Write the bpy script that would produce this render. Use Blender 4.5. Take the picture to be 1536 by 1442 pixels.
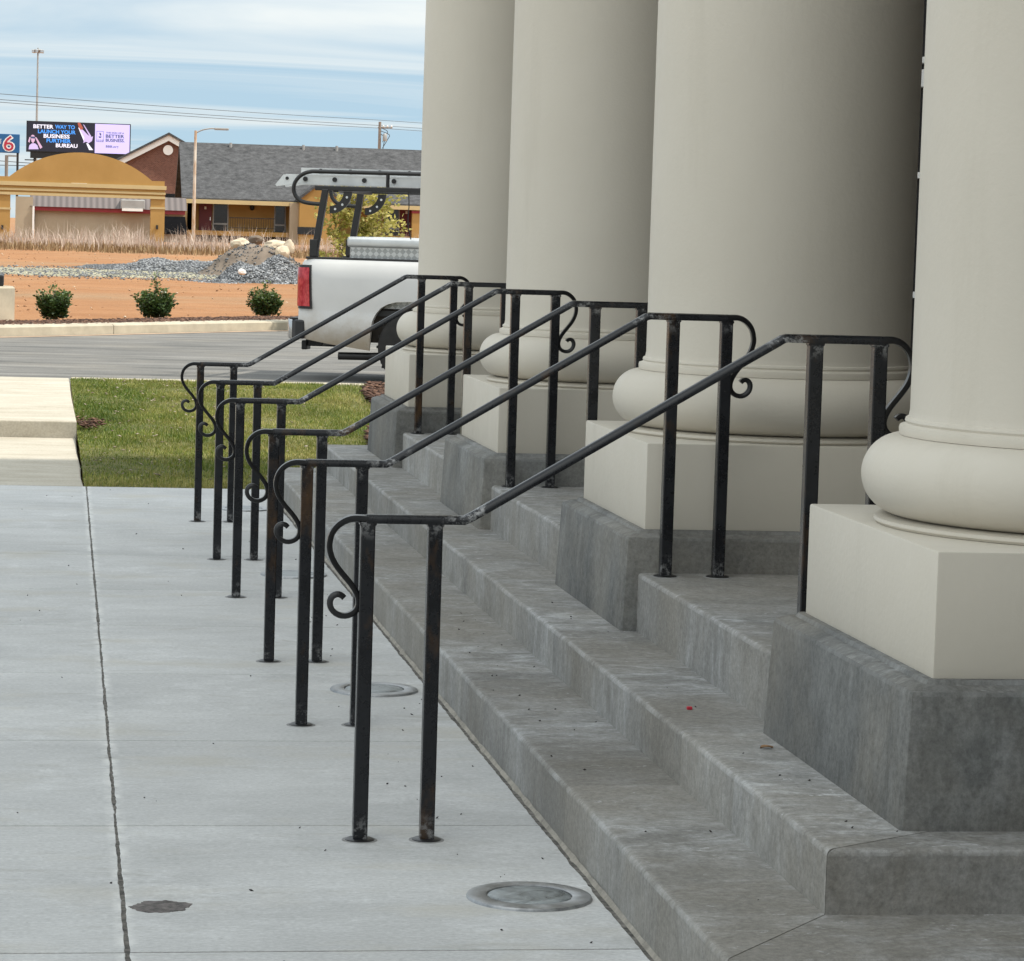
import bpy, bmesh, math, random
import numpy as np
from mathutils import Vector, Matrix, noise as mn
random.seed(7); rng = np.random.default_rng(7)
S = bpy.context.scene
for o in list(bpy.data.objects): bpy.data.objects.remove(o)
COL = S.collection
R = math.radians

# ------------------------------------------------------------------ camera
FPX = 4526.5
C_R = Vector((0.98773829, -0.15320028, 0.03004575))
C_U = Vector((-0.01698402, 0.08586579, 0.99616194))
C_F = Vector((0.15519219, 0.98445759, -0.08221097))
EYE = Vector((0, 0, 1.66738))
cd = bpy.data.cameras.new('camera'); cam = bpy.data.objects.new('camera', cd); COL.objects.link(cam)
cd.sensor_fit = 'HORIZONTAL'; cd.sensor_width = 36; cd.lens = FPX * 36 / 1536; cd.clip_start = .05; cd.clip_end = 6000
m = Matrix.Identity(4)
for i in range(3): m[i][0], m[i][1], m[i][2], m[i][3] = C_R[i], C_U[i], -C_F[i], EYE[i]
cam.matrix_world = m; S.camera = cam

# ------------------------------------------------------------------ light
SKY_LIFT, CLOUD = .16, (4.1, 4.25, 4.15, 1)
SUN_EL, SUN_AZ = R(56), R(-17)          # azimuth measured from +X towards +Y
sd = Vector((math.cos(SUN_EL) * math.cos(SUN_AZ), math.cos(SUN_EL) * math.sin(SUN_AZ), math.sin(SUN_EL)))
W = bpy.data.worlds.new('World'); S.world = W; W.use_nodes = True
nt = W.node_tree; nt.nodes.clear()
def wn(t, **k):
    n = nt.nodes.new(t)
    for a, v in k.items(): setattr(n, a, v)
    return n
out = wn('ShaderNodeOutputWorld'); bg = wn('ShaderNodeBackground'); sky = wn('ShaderNodeTexSky')
sky.sky_type = 'NISHITA'; sky.sun_disc = False; sky.sun_elevation = SUN_EL
sky.sun_rotation = math.atan2(sd.x, sd.y); sky.air_density = 1.0; sky.dust_density = 0.3; sky.ozone_density = 1.0; sky.altitude = 300
tc = wn('ShaderNodeTexCoord'); sep = wn('ShaderNodeSeparateXYZ'); nt.links.new(tc.outputs['Generated'], sep.inputs[0])
def wm(op, a, b=None):
    n = wn('ShaderNodeMath', operation=op)
    for i, v in enumerate((a, b)):
        if v is None: continue
        if isinstance(v, (int, float)): n.inputs[i].default_value = v
        else: nt.links.new(v, n.inputs[i])
    return n.outputs[0]
zz = wm('ADD', wm('MAXIMUM', sep.outputs[2], 0), .045)
cmb = wn('ShaderNodeCombineXYZ'); nt.links.new(wm('DIVIDE', sep.outputs[0], zz), cmb.inputs[0]); nt.links.new(wm('DIVIDE', sep.outputs[1], zz), cmb.inputs[1])
mp = wn('ShaderNodeMapping'); mp.inputs['Scale'].default_value = (.34, .62, 1); mp.inputs['Rotation'].default_value = (0, 0, .10); mp.inputs['Location'].default_value = (2.3, .7, 0)
nt.links.new(cmb.outputs[0], mp.inputs[0])
nz = wn('ShaderNodeTexNoise'); nz.inputs['Scale'].default_value = .8; nz.inputs['Detail'].default_value = 7; nz.inputs['Roughness'].default_value = .55; nz.inputs['Distortion'].default_value = .9
nt.links.new(mp.outputs[0], nz.inputs[0])
cr = wn('ShaderNodeValToRGB'); cr.color_ramp.elements[0].position = .38; cr.color_ramp.elements[1].position = .64
cr.color_ramp.elements[1].color = (.95, .95, .95, 1); cr.color_ramp.elements[0].color = (.30, .30, .30, 1)
nt.links.new(nz.outputs[0], cr.inputs[0])
# thin cloud layer: radiance follows the CIE overcast law, 1 + k sin(elevation)
vec = wn('ShaderNodeCombineXYZ'); nt.links.new(sep.outputs[0], vec.inputs[0]); nt.links.new(sep.outputs[1], vec.inputs[1]); nt.links.new(wm('ADD', wm('MULTIPLY', wm('ABSOLUTE', sep.outputs[2]), .8), SKY_LIFT), vec.inputs[2])
nt.links.new(vec.outputs[0], sky.inputs[0])
ov = wm('ADD', wm('MULTIPLY', wm('MAXIMUM', sep.outputs[2], 0), 2.6), 1.0)
cl = wn('ShaderNodeMix', data_type='RGBA', blend_type='MULTIPLY'); cl.inputs[0].default_value = 1; cl.inputs[6].default_value = CLOUD; nt.links.new(ov, cl.inputs[7])
mx = wn('ShaderNodeMix', data_type='RGBA')
tn_ = wn('ShaderNodeMix', data_type='RGBA', blend_type='MULTIPLY'); tn_.inputs[0].default_value = 1; nt.links.new(sky.outputs[0], tn_.inputs[6]); tn_.inputs[7].default_value = (.60, .735, .70, 1)
nt.links.new(cr.outputs[0], mx.inputs[0]); nt.links.new(tn_.outputs[2], mx.inputs[6]); nt.links.new(cl.outputs[2], mx.inputs[7])
nt.links.new(mx.outputs[2], bg.inputs[0]); bg.inputs[1].default_value = .112
nt.links.new(bg.outputs[0], out.inputs[0])
sl = bpy.data.lights.new('sun', 'SUN'); sl.energy = 2.7; sl.angle = R(1.5); sl.color = (1, .93, .82)
so = bpy.data.objects.new('sun', sl); COL.objects.link(so); so.rotation_euler = sd.to_track_quat('Z', 'Y').to_euler()
S.view_settings.view_transform = 'Standard'; S.view_settings.look = 'None'; S.view_settings.exposure = .84; S.view_settings.gamma = 1
S.render.engine = 'CYCLES'

# ------------------------------------------------------------------ helpers
def at(px, py, Y):                                   # a point at depth Y seen at (px,py) of the 1536-wide photograph
    d = C_F + C_R * ((px - 768) / FPX) - C_U * ((py - 721) / FPX)
    return EYE + d * (Y / d.y)
def rc(a, b, c, d, Y):                               # rectangle in metres at depth Y: x0,x1,z0,z1
    p = at((a + c) / 2, (b + d) / 2, Y); q = at((a + c) / 2 + 50, (b + d) / 2, Y); s = 50 / (q.x - p.x)
    return p.x - (c - a) / 2 / s, p.x + (c - a) / 2 / s, p.z - (d - b) / 2 / s, p.z + (d - b) / 2 / s

class MB:
    def __init__(s): s.v = []; s.f = []
    def add(s, vs, fs):
        n = len(s.v); s.v += [tuple(v) for v in vs]; s.f += [tuple(i + n for i in f) for f in fs]; return s
    def box(s, x0, x1, y0, y1, z0, z1):
        return s.add([(x0,y0,z0),(x1,y0,z0),(x1,y1,z0),(x0,y1,z0),(x0,y0,z1),(x1,y0,z1),(x1,y1,z1),(x0,y1,z1)],
                     [(0,3,2,1),(4,5,6,7),(0,1,5,4),(1,2,6,5),(2,3,7,6),(3,0,4,7)])
    def prism(s, poly, z0, z1):                      # poly CCW in xy
        n = len(poly)
        return s.add([(x,y,z0) for x,y in poly] + [(x,y,z1) for x,y in poly],
                     [tuple(range(n-1,-1,-1)), tuple(range(n,2*n))] + [(i,(i+1)%n,(i+1)%n+n,i+n) for i in range(n)])
    def prismY(s, poly, y0, y1):                     # poly in xz, CCW seen from -y
        n = len(poly)
        return s.add([(x,y0,z) for x,z in poly] + [(x,y1,z) for x,z in poly],
                     [tuple(range(n)), tuple(range(2*n-1,n-1,-1))] + [((i+1)%n,i,i+n,(i+1)%n+n) for i in range(n)])
    def prismX(s, poly, x0, x1):                     # poly in yz
        n = len(poly)
        return s.add([(x0,y,z) for y,z in poly] + [(x1,y,z) for y,z in poly],
                     [tuple(range(n-1,-1,-1)), tuple(range(n,2*n))] + [(i,(i+1)%n,(i+1)%n+n,i+n) for i in range(n)])
    def lathe(s, prof, n=48, c=(0,0,0), axis='z', cap=True):
        k = len(prof); vs = []; fs = []
        for r, h in prof:
            for i in range(n):
                a = 2*math.pi*i/n; u, w = r*math.cos(a), r*math.sin(a)
                vs.append((c[0]+u, c[1]+w, c[2]+h) if axis == 'z' else (c[0]+u, c[1]+h, c[2]+w) if axis == 'y' else (c[0]+h, c[1]+u, c[2]+w))
        for j in range(k-1):
            for i in range(n):
                q = (j*n+i, j*n+(i+1)%n, (j+1)*n+(i+1)%n, (j+1)*n+i)
                fs.append(q if axis != 'y' else q[::-1])
        if cap:
            fs.append(tuple(range(n-1,-1,-1)) if axis != 'y' else tuple(range(n))); fs.append(tuple(range((k-1)*n, k*n)) if axis != 'y' else tuple(range(k*n-1,(k-1)*n-1,-1)))
        return s.add(vs, fs)
    def tube(s, pts, r, n=8, prof=None):             # round tube (or profile prof: list of (side,up)) along a path
        pts = [Vector(p) for p in pts]; m_ = len(pts); rr = r if isinstance(r, (list, tuple)) else [r]*m_
        vs = []; T0 = None
        for i, p in enumerate(pts):
            t = (pts[min(i+1,m_-1)] - pts[max(i-1,0)]).normalized()
            ref = Vector((0,1,0)) if abs(t.y) < .9 else Vector((1,0,0))
            if prof is not None: ref = Vector((0,1,0))
            side = ref - t*ref.dot(t); side.normalize(); up = t.cross(side)
            if prof is None:
                for k in range(n):
                    a = 2*math.pi*k/n; vs.append(p + side*math.cos(a)*rr[i] + up*math.sin(a)*rr[i])
            else:
                pr = prof(i/(m_-1)) if callable(prof) else prof
                for u, w in pr: vs.append(p + side*u + up*w)
        n = n if prof is None else len(vs)//m_
        fs = [(j*n+k, j*n+(k+1)%n, (j+1)*n+(k+1)%n, (j+1)*n+k) for j in range(m_-1) for k in range(n)]
        fs += [tuple(range(n-1,-1,-1)), tuple(range((m_-1)*n, m_*n))]
        return s.add(vs, fs)
    def rod(s, a, b, r, n=8): return s.tube([a, b], r, n)
    def build(s, name, mat, parent=None, smooth=None, bevel=0, seg=2, edges=None):
        me = bpy.data.meshes.new(name); me.from_pydata(s.v, [], s.f)
        if bevel or True:
            bm = bmesh.new(); bm.from_mesh(me)
            bmesh.ops.recalc_face_normals(bm, faces=bm.faces)
            if bevel:
                es = [e for e in bm.edges if (edges(e) if edges else (len(e.link_faces) == 2 and e.calc_face_angle(0) > .5))]
                bmesh.ops.bevel(bm, geom=es, offset=bevel, segments=seg, profile=.5, affect='EDGES', clamp_overlap=True)
            bm.to_mesh(me); bm.free()
        me.materials.append(mat)
        if smooth is not None:
            me.shade_smooth(); me.set_sharp_from_angle(angle=R(smooth))
        o = bpy.data.objects.new(name, me); COL.objects.link(o)
        if parent: o.parent = parent
        return o
def tag(o, label=None, cat=None, group=None, kind=None):
    if label: o['label'] = label
    if cat: o['category'] = cat
    if group: o['group'] = group
    if kind: o['kind'] = kind
    return o
def thing(name, label, cat, loc=(0,0,0), rz=0, group=None):
    o = bpy.data.objects.new(name, None); COL.objects.link(o); o.location = loc; o.rotation_euler = (0,0,rz); o.empty_display_size = .1
    return tag(o, label, cat, group)
def copy_tree(o, parent=None):
    c = o.copy(); COL.objects.link(c); c.parent = parent
    for ch in [x for x in bpy.data.objects if x.parent == o]: copy_tree(ch, c)
    return c
def fast(name, V, F, mat, parent=None, smooth=False):  # numpy verts (n,3), faces (m,k)
    me = bpy.data.meshes.new(name); k = F.shape[1]
    me.vertices.add(len(V)); me.vertices.foreach_set('co', V.astype(np.float32).ravel())
    me.loops.add(F.size); me.loops.foreach_set('vertex_index', F.astype(np.int32).ravel())
    me.polygons.add(len(F)); me.polygons.foreach_set('loop_start', np.arange(0, F.size, k, dtype=np.int32)); me.polygons.foreach_set('loop_total', np.full(len(F), k, dtype=np.int32))
    me.update(calc_edges=True); me.validate(); me.materials.append(mat)
    if smooth: me.shade_smooth()
    o = bpy.data.objects.new(name, me); COL.objects.link(o)
    if parent: o.parent = parent
    return o

# ------------------------------------------------------------------ materials
class NM:
    def __init__(s, name):
        s.m = bpy.data.materials.new(name); s.m.use_nodes = True; s.t = s.m.node_tree; s.b = s.t.nodes['Principled BSDF']; s.tc = None
    def n(s, t, **k):
        x = s.t.nodes.new(t)
        for a, v in k.items(): setattr(x, a, v)
        return x
    def l(s, a, b): s.t.links.new(a, b)
    def co(s, scale=(1,1,1), loc=(0,0,0), rot=(0,0,0), kind='Object'):
        if not s.tc: s.tc = s.n('ShaderNodeTexCoord')
        src = s.tc.outputs['Object']
        if kind == 'World':
            g = s.n('ShaderNodeNewGeometry'); src = g.outputs['Position']
        mp = s.n('ShaderNodeMapping'); mp.inputs['Scale'].default_value = scale; mp.inputs['Location'].default_value = loc; mp.inputs['Rotation'].default_value = rot
        s.l(src, mp.inputs[0]); return mp.outputs[0]
    def noise(s, scale, detail=4, rough=.55, stretch=(1,1,1), loc=(0,0,0), kind='Object', dist=0, rot=(0,0,0)):
        x = s.n('ShaderNodeTexNoise'); x.inputs['Scale'].default_value = scale; x.inputs['Detail'].default_value = detail; x.inputs['Roughness'].default_value = rough; x.inputs['Distortion'].default_value = dist
        s.l(s.co(stretch, loc, rot, kind), x.inputs[0]); return x.outputs[0]
    def ramp(s, fac, stops):
        r = s.n('ShaderNodeValToRGB'); e = r.color_ramp.elements
        while len(e) < len(stops): e.new(.5)
        for q, (p, c) in zip(e, stops):
            q.position = p; q.color = (c, c, c, 1) if isinstance(c, (int, float)) else (*c, 1)
        s.l(fac, r.inputs[0]); return r.outputs[0]
    def mix(s, fac, a, b, mode='MIX'):
        x = s.n('ShaderNodeMix', data_type='RGBA', blend_type=mode)
        for i, v in ((0, fac), (6, a), (7, b)):
            if isinstance(v, (int, float)): x.inputs[i].default_value = v if i == 0 else (v, v, v, 1)
            elif isinstance(v, tuple): x.inputs[i].default_value = (*v, 1)
            else: s.l(v, x.inputs[i])
        return x.outputs[2]
    def math(s, op, a, b=None, clamp=False):
        x = s.n('ShaderNodeMath', operation=op, use_clamp=clamp)
        for i, v in enumerate((a, b)):
            if v is None: continue
            if isinstance(v, (int, float)): x.inputs[i].default_value = v
            else: s.l(v, x.inputs[i])
        return x.outputs[0]
    def rand(s): return s.n('ShaderNodeObjectInfo').outputs['Random']
    def sepw(s):
        g = s.n('ShaderNodeNewGeometry'); x = s.n('ShaderNodeSeparateXYZ'); s.l(g.outputs['Position'], x.inputs[0]); return x.outputs
    def bump(s, h, strength=.3, dist=.01):
        x = s.n('ShaderNodeBump'); x.inputs['Strength'].default_value = strength; x.inputs['Distance'].default_value = dist
        s.l(h, x.inputs['Height']); s.l(x.outputs[0], s.b.inputs['Normal'])
    def edge(s, rad=.012):                            # 1 at edges
        bv = s.n('ShaderNodeBevel'); bv.samples = 4; bv.inputs['Radius'].default_value = rad
        g = s.n('ShaderNodeNewGeometry'); d = s.n('ShaderNodeVectorMath', operation='DOT_PRODUCT'); s.l(bv.outputs[0], d.inputs[0]); s.l(g.outputs['Normal'], d.inputs[1])
        return s.ramp(d.outputs['Value'], [(.80, 1), (.985, 0)])
    def done(s, col=None, rough=.6, metal=0, spec=.5):
        if col is not None:
            if isinstance(col, tuple): s.b.inputs['Base Color'].default_value = (*col, 1)
            else: s.l(col, s.b.inputs['Base Color'])
        if isinstance(rough, (int, float)): s.b.inputs['Roughness'].default_value = rough
        else: s.l(rough, s.b.inputs['Roughness'])
        s.b.inputs['Metallic'].default_value = metal; s.b.inputs['Specular IOR Level'].default_value = spec
        return s.m
def plain(name, c, rough=.6, metal=0, var=.12, scale=6, bump=0, spec=.5, stretch=(1,1,1)):
    k = NM(name); n = k.noise(scale, 5, .6, stretch)
    f = k.ramp(n, [(.3, 1-var), (.7, 1+var)]); col = k.mix(1, c, f, 'MULTIPLY')
    if bump: k.bump(k.noise(scale*8, 4), bump, .005)
    return k.done(col, rough, metal, spec)
M = {}
# pale new concrete of the pavement
k = NM('pavement_concrete')
base = k.mix(k.ramp(k.noise(1.1, 6, .65, (.8, 1.4, 1), kind='World', dist=.4), [(.3, 0), (.7, 1)]), (.415, .42, .416), (.545, .55, .543))
big = k.ramp(k.noise(1.4, 4, .6, (1, 1, 1), (4, 8, 0), 'World'), [(.42, 0), (.62, 1)])
streak = k.ramp(k.noise(6.5, 9, .82, (.9, 1.1, 1), kind='World', dist=.3), [(.46, 0), (.62, 1)])
base = k.mix(k.math('MULTIPLY', k.math('MULTIPLY', streak, big), .5), base, (.68, .688, .69))
broom = k.ramp(k.noise(30, 3, .6, (.25, 5, 1), (2, 2, 0), 'World', .3), [(.3, .93), (.7, 1.07)]); base = k.mix(1, base, broom, 'MULTIPLY')
fine = k.ramp(k.noise(75, 5, .75, (.8, 1.5, 1), kind='World'), [(.25, .72), (.75, 1.22)]); base = k.mix(1, base, fine, 'MULTIPLY')
pit = k.ramp(k.noise(210, 2, .5, kind='World'), [(.70, 0), (.76, .5)]); base = k.mix(pit, base, (.2, .2, .19))
tan = k.ramp(k.noise(1.9, 5, .62, (.7, 1.3, 1), (3.1, 1.7, 0), 'World'), [(.54, 0), (.72, .5)]); base = k.mix(tan, base, (.44, .41, .335))
smud = k.ramp(k.noise(3.2, 6, .7, (.6, 2.6, 1), (7.7, 2.2, 0), 'World', 1.2), [(.58, 0), (.74, .5)]); base = k.mix(smud, base, (.29, .275, .235))
spk2 = k.ramp(k.noise(42, 3, .6, kind='World'), [(.70, 0), (.74, .6)]); base = k.mix(spk2, base, (.25, .245, .23))
tone = k.ramp(k.rand(), [(0, .95), (1, 1.05)]); base = k.mix(1, base, tone, 'MULTIPLY')
sw = k.sepw(); dj = k.math('ABSOLUTE', k.math('SUBTRACT', sw[0], k.math('ADD', k.math('MULTIPLY', sw[1], .0066), .175)))
edg = k.math('MULTIPLY', k.ramp(dj, [(.010, 1), (.032, 0)]), k.ramp(k.noise(9, 5, .7, kind='World'), [(.42, 0), (.6, .8)])); base = k.mix(edg, base, (.66, .66, .64))
k.bump(k.noise(160, 3, .6, (.5, 2, 1), kind='World'), .18, .003)
M['slab'] = k.done(base, .82, 0, .3)
# older cream walkway concrete
k = NM('walkway_concrete')
c_ = k.mix(k.ramp(k.noise(2.6, 7, .72, (.6, 1.6, 1), kind='World', dist=.5), [(.35, 0), (.65, 1)]), (.345, .31, .245), (.46, .425, .355))
c_ = k.mix(1, c_, k.ramp(k.noise(60, 3, kind='World'), [(.3, .88), (.7, 1.1)]), 'MULTIPLY'); k.bump(k.noise(120, 3, kind='World'), .2, .003)
M['walk'] = k.done(c_, .85, 0, .3)
# grey cast steps
def stepmat(name, a, b, light):
    k = NM(name)
    c = k.mix(k.ramp(k.noise(1.6, 7, .68, kind='World', dist=.5), [(.34, 0), (.66, 1)]), a, b)
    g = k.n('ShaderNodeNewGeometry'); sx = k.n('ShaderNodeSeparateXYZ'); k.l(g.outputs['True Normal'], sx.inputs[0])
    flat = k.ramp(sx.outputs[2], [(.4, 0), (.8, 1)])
    area = k.ramp(k.noise(1.1, 4, .6, (1, 1, .4), (2, 6, 3), 'World'), [(.38, .15), (.58, 1)])
    vs = k.ramp(k.noise(13, 6, .72, (1.0, 1.0, .35), kind='World', dist=.4), [(.46, 0), (.74, .55)])
    ts = k.ramp(k.noise(6, 7, .75, (.9, 1.7, 1), kind='World', dist=1.0), [(.46, 0), (.66, .9)])
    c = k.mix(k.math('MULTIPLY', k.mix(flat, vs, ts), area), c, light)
    dk = k.ramp(k.noise(4.2, 8, .82, (1, 1, .8), (5, 3, 1), 'World', .3), [(.46, 0), (.66, .6)]); c = k.mix(dk, c, tuple(v*.6 for v in a))
    brown = k.ramp(k.noise(.9, 5, .65, (1, 1, 1), (9, 2, 4), 'World'), [(.42, 0), (.64, .6)]); c = k.mix(brown, c, (.195, .178, .148))
    c = k.mix(1, c, k.ramp(k.noise(55, 6, .8, kind='World'), [(.28, .66), (.72, 1.34)]), 'MULTIPLY')
    pit = k.ramp(k.noise(150, 2, .5, kind='World'), [(.70, 0), (.76, .35)]); c = k.mix(pit, c, (.09, .09, .085))
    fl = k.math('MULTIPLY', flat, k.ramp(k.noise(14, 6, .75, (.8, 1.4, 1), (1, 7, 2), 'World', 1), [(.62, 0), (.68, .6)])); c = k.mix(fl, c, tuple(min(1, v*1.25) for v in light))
    c = k.mix(1, c, k.ramp(k.rand(), [(0, .84), (1, 1.20)]), 'MULTIPLY')
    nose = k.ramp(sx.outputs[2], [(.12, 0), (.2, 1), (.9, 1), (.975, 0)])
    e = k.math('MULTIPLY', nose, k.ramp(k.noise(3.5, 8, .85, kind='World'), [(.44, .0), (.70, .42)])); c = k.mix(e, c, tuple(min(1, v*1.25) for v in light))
    k.bump(k.math('ADD', k.noise(85, 5, .75, kind='World'), k.math('MULTIPLY', k.noise(12, 5, .65, kind='World'), 2.0)), .32, .007)
    return k.done(c, .85, 0, .3)
M['step'] = stepmat('cast_step_concrete', (.18, .178, .169), (.295, .292, .28), (.44, .45, .455))
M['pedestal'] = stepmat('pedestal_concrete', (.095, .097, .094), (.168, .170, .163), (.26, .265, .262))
k = NM('column_paint')
c_ = k.mix(k.ramp(k.noise(.9, 4, kind='World'), [(.3, 0), (.7, 1)]), (.52, .48, .405), (.56, .52, .445))
c_ = k.mix(k.ramp(k.noise(1.3, 6, .7, (3, 3, .35), (2, 1, 0), 'World'), [(.55, 0), (.8, .4)]), c_, (.42, .385, .315))
k.bump(k.math('ADD', k.noise(60, 3, kind='World'), k.math('MULTIPLY', k.noise(5, 3, kind='World'), 2)), .22, .004)
M['column'] = k.done(c_, k.ramp(k.noise(8, 5, .7, kind='World'), [(.3, .45), (.7, .68)]), 0, .4)
# handrail iron with bare weld spots (vertex attribute 'bare')
k = NM('wrought_iron')
at_ = k.n('ShaderNodeAttribute', attribute_name='bare')
n1 = k.noise(9, 6, .7, kind='World'); c_ = k.mix(k.ramp(n1, [(.3, 0), (.7, 1)]), (.005, .0055, .007), (.015, .016, .019))
c_ = k.mix(k.ramp(k.noise(5, 5, .7, (1, 1, .45), (4, 4, 4), 'World'), [(.56, 0), (.70, .7)]), c_, (.085, .045, .018))  # brown patches paint warm reflections into the iron colour
wm_ = k.math('MULTIPLY', at_.outputs['Fac'], k.ramp(k.noise(38, 5, .75, kind='World'), [(.50, 0), (.60, 1)]))
c_ = k.mix(wm_, c_, (.30, .30, .30))
spk = k.ramp(k.noise(130, 2, .5, kind='World'), [(.72, 0), (.78, .6)]); c_ = k.mix(spk, c_, (.10, .10, .10))
k.bump(k.noise(60, 4, .6, kind='World'), .25, .002)
k.l(k.math('ADD', k.math('MULTIPLY', wm_, .6), .05), k.b.inputs['Metallic'])
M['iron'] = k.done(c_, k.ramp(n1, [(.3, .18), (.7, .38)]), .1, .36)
M['scroll'] = plain('forged_iron', (.013, .013, .014), .3, .1, .3, 20, .15, .4)
k = NM('asphalt')
c_ = k.mix(k.ramp(k.noise(2.2, 7, .75, (.16, 1.0, 1), kind='World', dist=.4), [(.36, 0), (.64, 1)]), (.070, .069, .065), (.185, .178, .165))
c_ = k.mix(k.ramp(k.noise(.5, 4, .6, kind='World'), [(.5, 0), (.75, .5)]), c_, (.22, .20, .165))
c_ = k.mix(1, c_, k.ramp(k.noise(60, 3, .8, kind='World'), [(.3, .6), (.7, 1.5)]), 'MULTIPLY'); c_ = k.mix(k.ramp(k.noise(11, 4, .8, (.5, 1, 1), (3, 3, 0), 'World'), [(.60, 0), (.68, .5)]), c_, (.30, .28, .25)); k.bump(k.noise(80, 3, kind='World'), .5, .006)
ys = k.sepw(); 
M['asphalt'] = k.done(c_, .85, 0, .3)
k = NM('clay_soil')
c_ = k.mix(k.ramp(k.noise(.55, 7, .7, (.5, 1, 1), kind='World'), [(.3, 0), (.7, 1)]), (.27, .125, .053), (.39, .205, .098))
c_ = k.mix(k.ramp(k.noise(.16, 6, .7, (.35, .8, 1), (11, 5, 0), 'World'), [(.46, 0), (.66, .7)]), c_, (.28, .20, .12))
c_ = k.mix(k.ramp(k.noise(6, 5, .7, kind='World'), [(.55, 0), (.75, .5)]), c_, (.23, .11, .05))
k.bump(k.noise(3, 7, .75, kind='World'), .8, .12)
M['soil'] = k.done(c_, .95, 0, .2)
k = NM('lawn_soil'); c_ = k.mix(k.ramp(k.noise(5, 6, .7, kind='World'), [(.35, 0), (.65, 1)]), (.07, .08, .02), (.15, .14, .055)); k.bump(k.noise(50, 4, kind='World'), .8, .02)
M['lawn'] = k.done(c_, .95, 0, .2)
def leafmat(name, a, b, c, scale, transl=.35, rough=.5):
    k = NM(name)
    at2 = k.n('ShaderNodeAttribute', attribute_name='tone')
    col = k.ramp(at2.outputs['Fac'], [(0, a), (.5, b), (1, c)])
    col = k.mix(1, col, k.ramp(k.noise(scale, 4, .65, kind='World'), [(.3, .72), (.7, 1.28)]), 'MULTIPLY')
    tr = k.n('ShaderNodeBsdfTranslucent'); k.l(col, tr.inputs[0]); ms = k.n('ShaderNodeMixShader'); ms.inputs[0].default_value = transl
    k.done(col, rough, 0, .35); k.l(k.b.outputs[0], ms.inputs[1]); k.l(tr.outputs[0], ms.inputs[2]); k.l(ms.outputs[0], k.t.nodes['Material Output'].inputs[0])
    return k.m
M['grass'] = leafmat('grass_blades', (.065, .118, .012), (.175, .205, .034), (.37, .325, .11), 1.1)
M['weed'] = leafmat('dry_weed_stalks', (.22, .165, .13), (.42, .33, .27), (.60, .51, .43), .3, .2, .9)
M['shrubleaf'] = leafmat('shrub_leaves', (.014, .030, .009), (.045, .080, .020), (.17, .22, .06), 3, .2, .3)
M['treeleaf'] = leafmat('sapling_leaves', (.15, .165, .025), (.36, .34, .07), (.68, .58, .22), 2, .5)
M['bark'] = plain('bark', (.20, .15, .11), .9, 0, .3, 15, .5)
M['mulch'] = leafmat('mulch_chips', (.045, .022, .014), (.095, .048, .030), (.17, .095, .062), 8, 0.0, .9)
M['gravel'] = leafmat('gravel_stones', (.075, .08, .087), (.15, .157, .165), (.33, .34, .35), 1.2, 0.0, .85)
M['gravelbed'] = plain('gravel_fines', (.15, .153, .15), .9, 0, .3, 1.4, .6)
M['seed'] = plain('seeded_gravel', (.27, .25, .17), .9, 0, .5, 1.1, .6)
M['pilesoil'] = plain('pile_soil', (.17, .135, .105), .95, 0, .35, 2, .8)
M['rock'] = plain('sandstone', (.50, .42, .31), .85, 0, .35, 3, .7)
M['chalk'] = plain('white_stone', (.74, .72, .68), .8, 0, .12, 3, .5)
M['curb'] = plain('curb_concrete', (.40, .355, .27), .85, 0, .18, 3, .3)
M['filler'] = plain('joint_filler', (.12, .112, .10), .95, 0, .85, 34, .8)
M['sealant'] = plain('sandy_sealant', (.26, .24, .205), .9, 0, .3, 22, .6)
k = NM('brushed_aluminium'); n_ = k.noise(14, 6, .7); M['alu'] = k.done(k.mix(k.ramp(n_, [(.35, 0), (.65, 1)]), (.20, .205, .21), (.48, .49, .50)), k.ramp(n_, [(.3, .28), (.7, .55)]), .75)
k = NM('dusty_lens'); n_ = k.noise(11, 7, .75, dist=1.2); M['lens'] = k.done(k.mix(k.ramp(n_, [(.42, 0), (.66, 1)]), (.09, .105, .11), (.36, .39, .40)), k.ramp(n_, [(.3, .18), (.7, .6)]), 0, .6)
M['tar'] = plain('tar_spot', (.12, .105, .098), .7, 0, .75, 38, .9)
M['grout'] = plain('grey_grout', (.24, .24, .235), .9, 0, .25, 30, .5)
M['debris'] = plain('dark_debris', (.035, .030, .028), .9, 0, .4, 40)
M['leafdry'] = plain('dry_leaf', (.30, .17, .08), .7, 0, .3, 30)
M['red'] = plain('red_scrap', (.45, .02, .04), .6)
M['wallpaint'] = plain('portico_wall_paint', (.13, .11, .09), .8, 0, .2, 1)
M['ceil'] = plain('portico_ceiling', (.70, .69, .66), .7, 0, .05, 1)
M['whitetrim'] = plain('white_trim', (.78, .77, .74), .5, 0, .05, 2)
M['dark'] = plain('dark_glass', (.012, .014, .016), .12, 0, .2, 2, 0, .6)
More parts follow.
